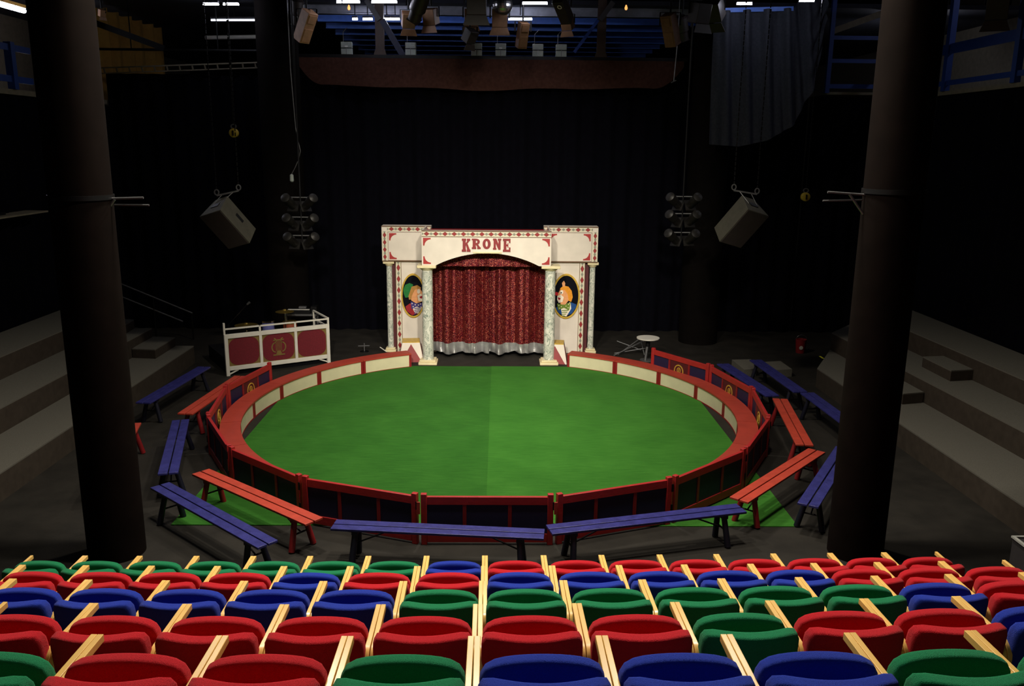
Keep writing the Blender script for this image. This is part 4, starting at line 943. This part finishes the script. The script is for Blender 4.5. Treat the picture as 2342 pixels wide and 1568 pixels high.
# ------------------------------------------------------------------ galleries
def gtube(t, nm, a, b, w, h, m): return MB().bar(a-t.location, b-t.location, w, h).build(nm, m, t)
X = -9.25
t = thing('gallery', 'left gallery with blue steel railing above the black side drape', 'gallery', (X, 0, 5.5))
MB().box(-3.7, .02, -9, 7.3, -.02, .08).build('gallery_floor', gal_m, t)
for z, nm in ((.85, 'top_rail'), (.27, 'lower_rail')): MB().box(-.03, .03, -9, 4.05, z-.06, z+.06).build(nm, darkbluesteel_m, t)
for y in (3.35, .9, -1.6): MB().box(-.07, .07, y-.07, y+.07, .08, .9 if y < 3 else .95).build('post', darkbluesteel_m, t)
X = 9.45
t = thing('gallery', 'right gallery with blue steel railing above the black side drape', 'gallery', (X, 0, 5.75))
MB().box(-.02, 3.5, -9, 7.3, -.02, .06).build('gallery_floor', gal_m, t)
for z, nm in ((.95, 'top_rail'), (.85, 'middle_rail'), (.22, 'lower_rail')): MB().box(-.025, .025, -9, 7.3, z-.05, z+.05).build(nm, darkbluesteel_m, t)
for y in (4.6, 2.1, -.4): MB().box(-.06, .06, y-.07, y+.07, .06, 2.6).build('post', darkbluesteel_m, t)
p0, p1 = aty(1890, 213, 7.35), aty(2020, 213, 7.35)
t = thing('gallery_bay', 'blue railed gallery bay right of the charcoal cloth', 'gallery', (p0.x, 7.35, p0.z))
wd_ = p1.x-p0.x+.6
MB().box(0, wd_, 0, 1.5, -.03, .03).build('gallery_floor', gal_m, t)
for py, hh, nm in ((197, .1, 'lower_rail'), (139, .09, 'middle_rail'), (86, .09, 'top_rail')):
    z = aty(1890, py, 7.35).z-p0.z; MB().box(0, wd_, -.03, .03, z-hh/2, z+hh/2).build(nm, darkbluesteel_m, t)
MB().box(-.05, .05, -.05, .05, 0, 2.6).build('post', darkbluesteel_m, t)
p, q = aty(1903, 72, 7.6), aty(2022, 29, 7.6)
tag(MB().bar(p, q, .05, .14).build('sloping_beam', gal_m, origin=p), 'sloping dusty grey beam above the blue railed bay at right', 'beam')
for loc, lb in (((11.6, 3.5, 8.45), 'added unseen above the right gallery to brighten its wall'), ((10.45, 8.6, 7.55), 'added unseen behind the near right pillar to brighten the gallery bay')):  # fill tubes, added unseen to lift the dark right gallery
    t = thing('fluorescent_light', 'fluorescent light '+lb, 'fluorescent light', loc, PI/2 if loc[0] > 11 else 0)
    hl = .7 if loc[0] > 11 else .5
    MB().box(-hl, hl, -.05, .05, .03, .09).build('housing', housing_m, t); MB().tube((-hl, 0, 0), (hl, 0, 0), .02, 12).build('lit_tube', tube_e, t)
    MB().box(-.01, .01, -.01, .01, .09, (9.0 if loc[0] > 11 else 7.86)-loc[2]).build('hanger', iron_m, t)
# ladder truss and golden curtain at the left
p, q = aty(150, 158, 7.2), aty(612, 142, 7.2)
t = thing('ladder_truss', 'pale ladder truss running along the top of the black drape at left', 'truss', p); d = q-p
MB().bar((0, 0, 0), d, .03, .03).bar(V((0, .06, -.12)), d+V((0, .06, -.11)), .025, .025).build('chord', gal_m, t)
for i in range(1, 16): c = d*(i/16); MB().bar(c, c+V((0, .06, -.12)), .03, .03, (0, 1, 0)).build('rung', gal_m, t)
XX = -9.6
def gy(u, v):
    y0, y1 = 5.9, 11.8; y = y0+(y1-y0)*u
    return (XX+.13*math.sin(u*52)+.03*math.sin(u*131), y, 5.6+(7.74+.05*abs(math.sin(u*26))-5.6)*v)
tag(MB().sheet(gy, 150, 3, .01).build('golden_curtain', yellowcloth_m, smooth=80), 'golden pleated curtain along the upper left wall', 'curtain')
p, q = aty(190, 42, 6.6), aty(376, 111, 6.6)
tag(MB().bar(p, q, .07, .13).build('sloping_beam', iron_m, origin=p), 'black sloping beam in front of the golden curtain', 'beam')
p, q = aty(200, 112, 7.0), aty(604, 116, 7.0)
dp = tag(MB().tube(p, q, .03).build('pipe', iron_m, origin=p), 'thin dark pipe above the ladder truss at left', 'pipe')
for x in (1, 3): MB().box(x, x+.02, -.01, .01, .02, 9.0-p.z).build('hanger', iron_m, dp)
p = atx(-30, 497, -9.0); q = atx(86, 494, -9.0)
t = thing('wall_shelf', 'pale narrow shelf high on the left drape at the picture edge', 'shelf', p)
MB().box(-.22, .22, 0, (q-p).y, -.03, 0).build('board', gal_m, t); MB().box(-.2, .0, .3, .6, 0, .05).build('small_box', iron_m, t)

# work lights above the picture; the last one is an added seat fill
for i, (a, b, e, s) in enumerate(WORK_AND_FILL):
    d = (V(b)-V(a)).normalized(); t = thing('work_and_fill_light', f'hanging flood work light or added fill above the hall, {ORD[i]} one', 'work light', V(a)-d*.06)
    M = d.to_track_quat('-Z', 'Y').to_matrix().to_4x4()
    MB().lathe([(.30, .04), (.32, .02), (.25, .22), (.08, .3)], 24, M, caps=False).build('reflector', iron_m, t)
    MB().tube(M @ V((0, 0, .28)), V((M @ V((0, 0, .28))).to_tuple()[:2]+(9.0-t.location.z,)), .015).build('hanger', iron_m, t)
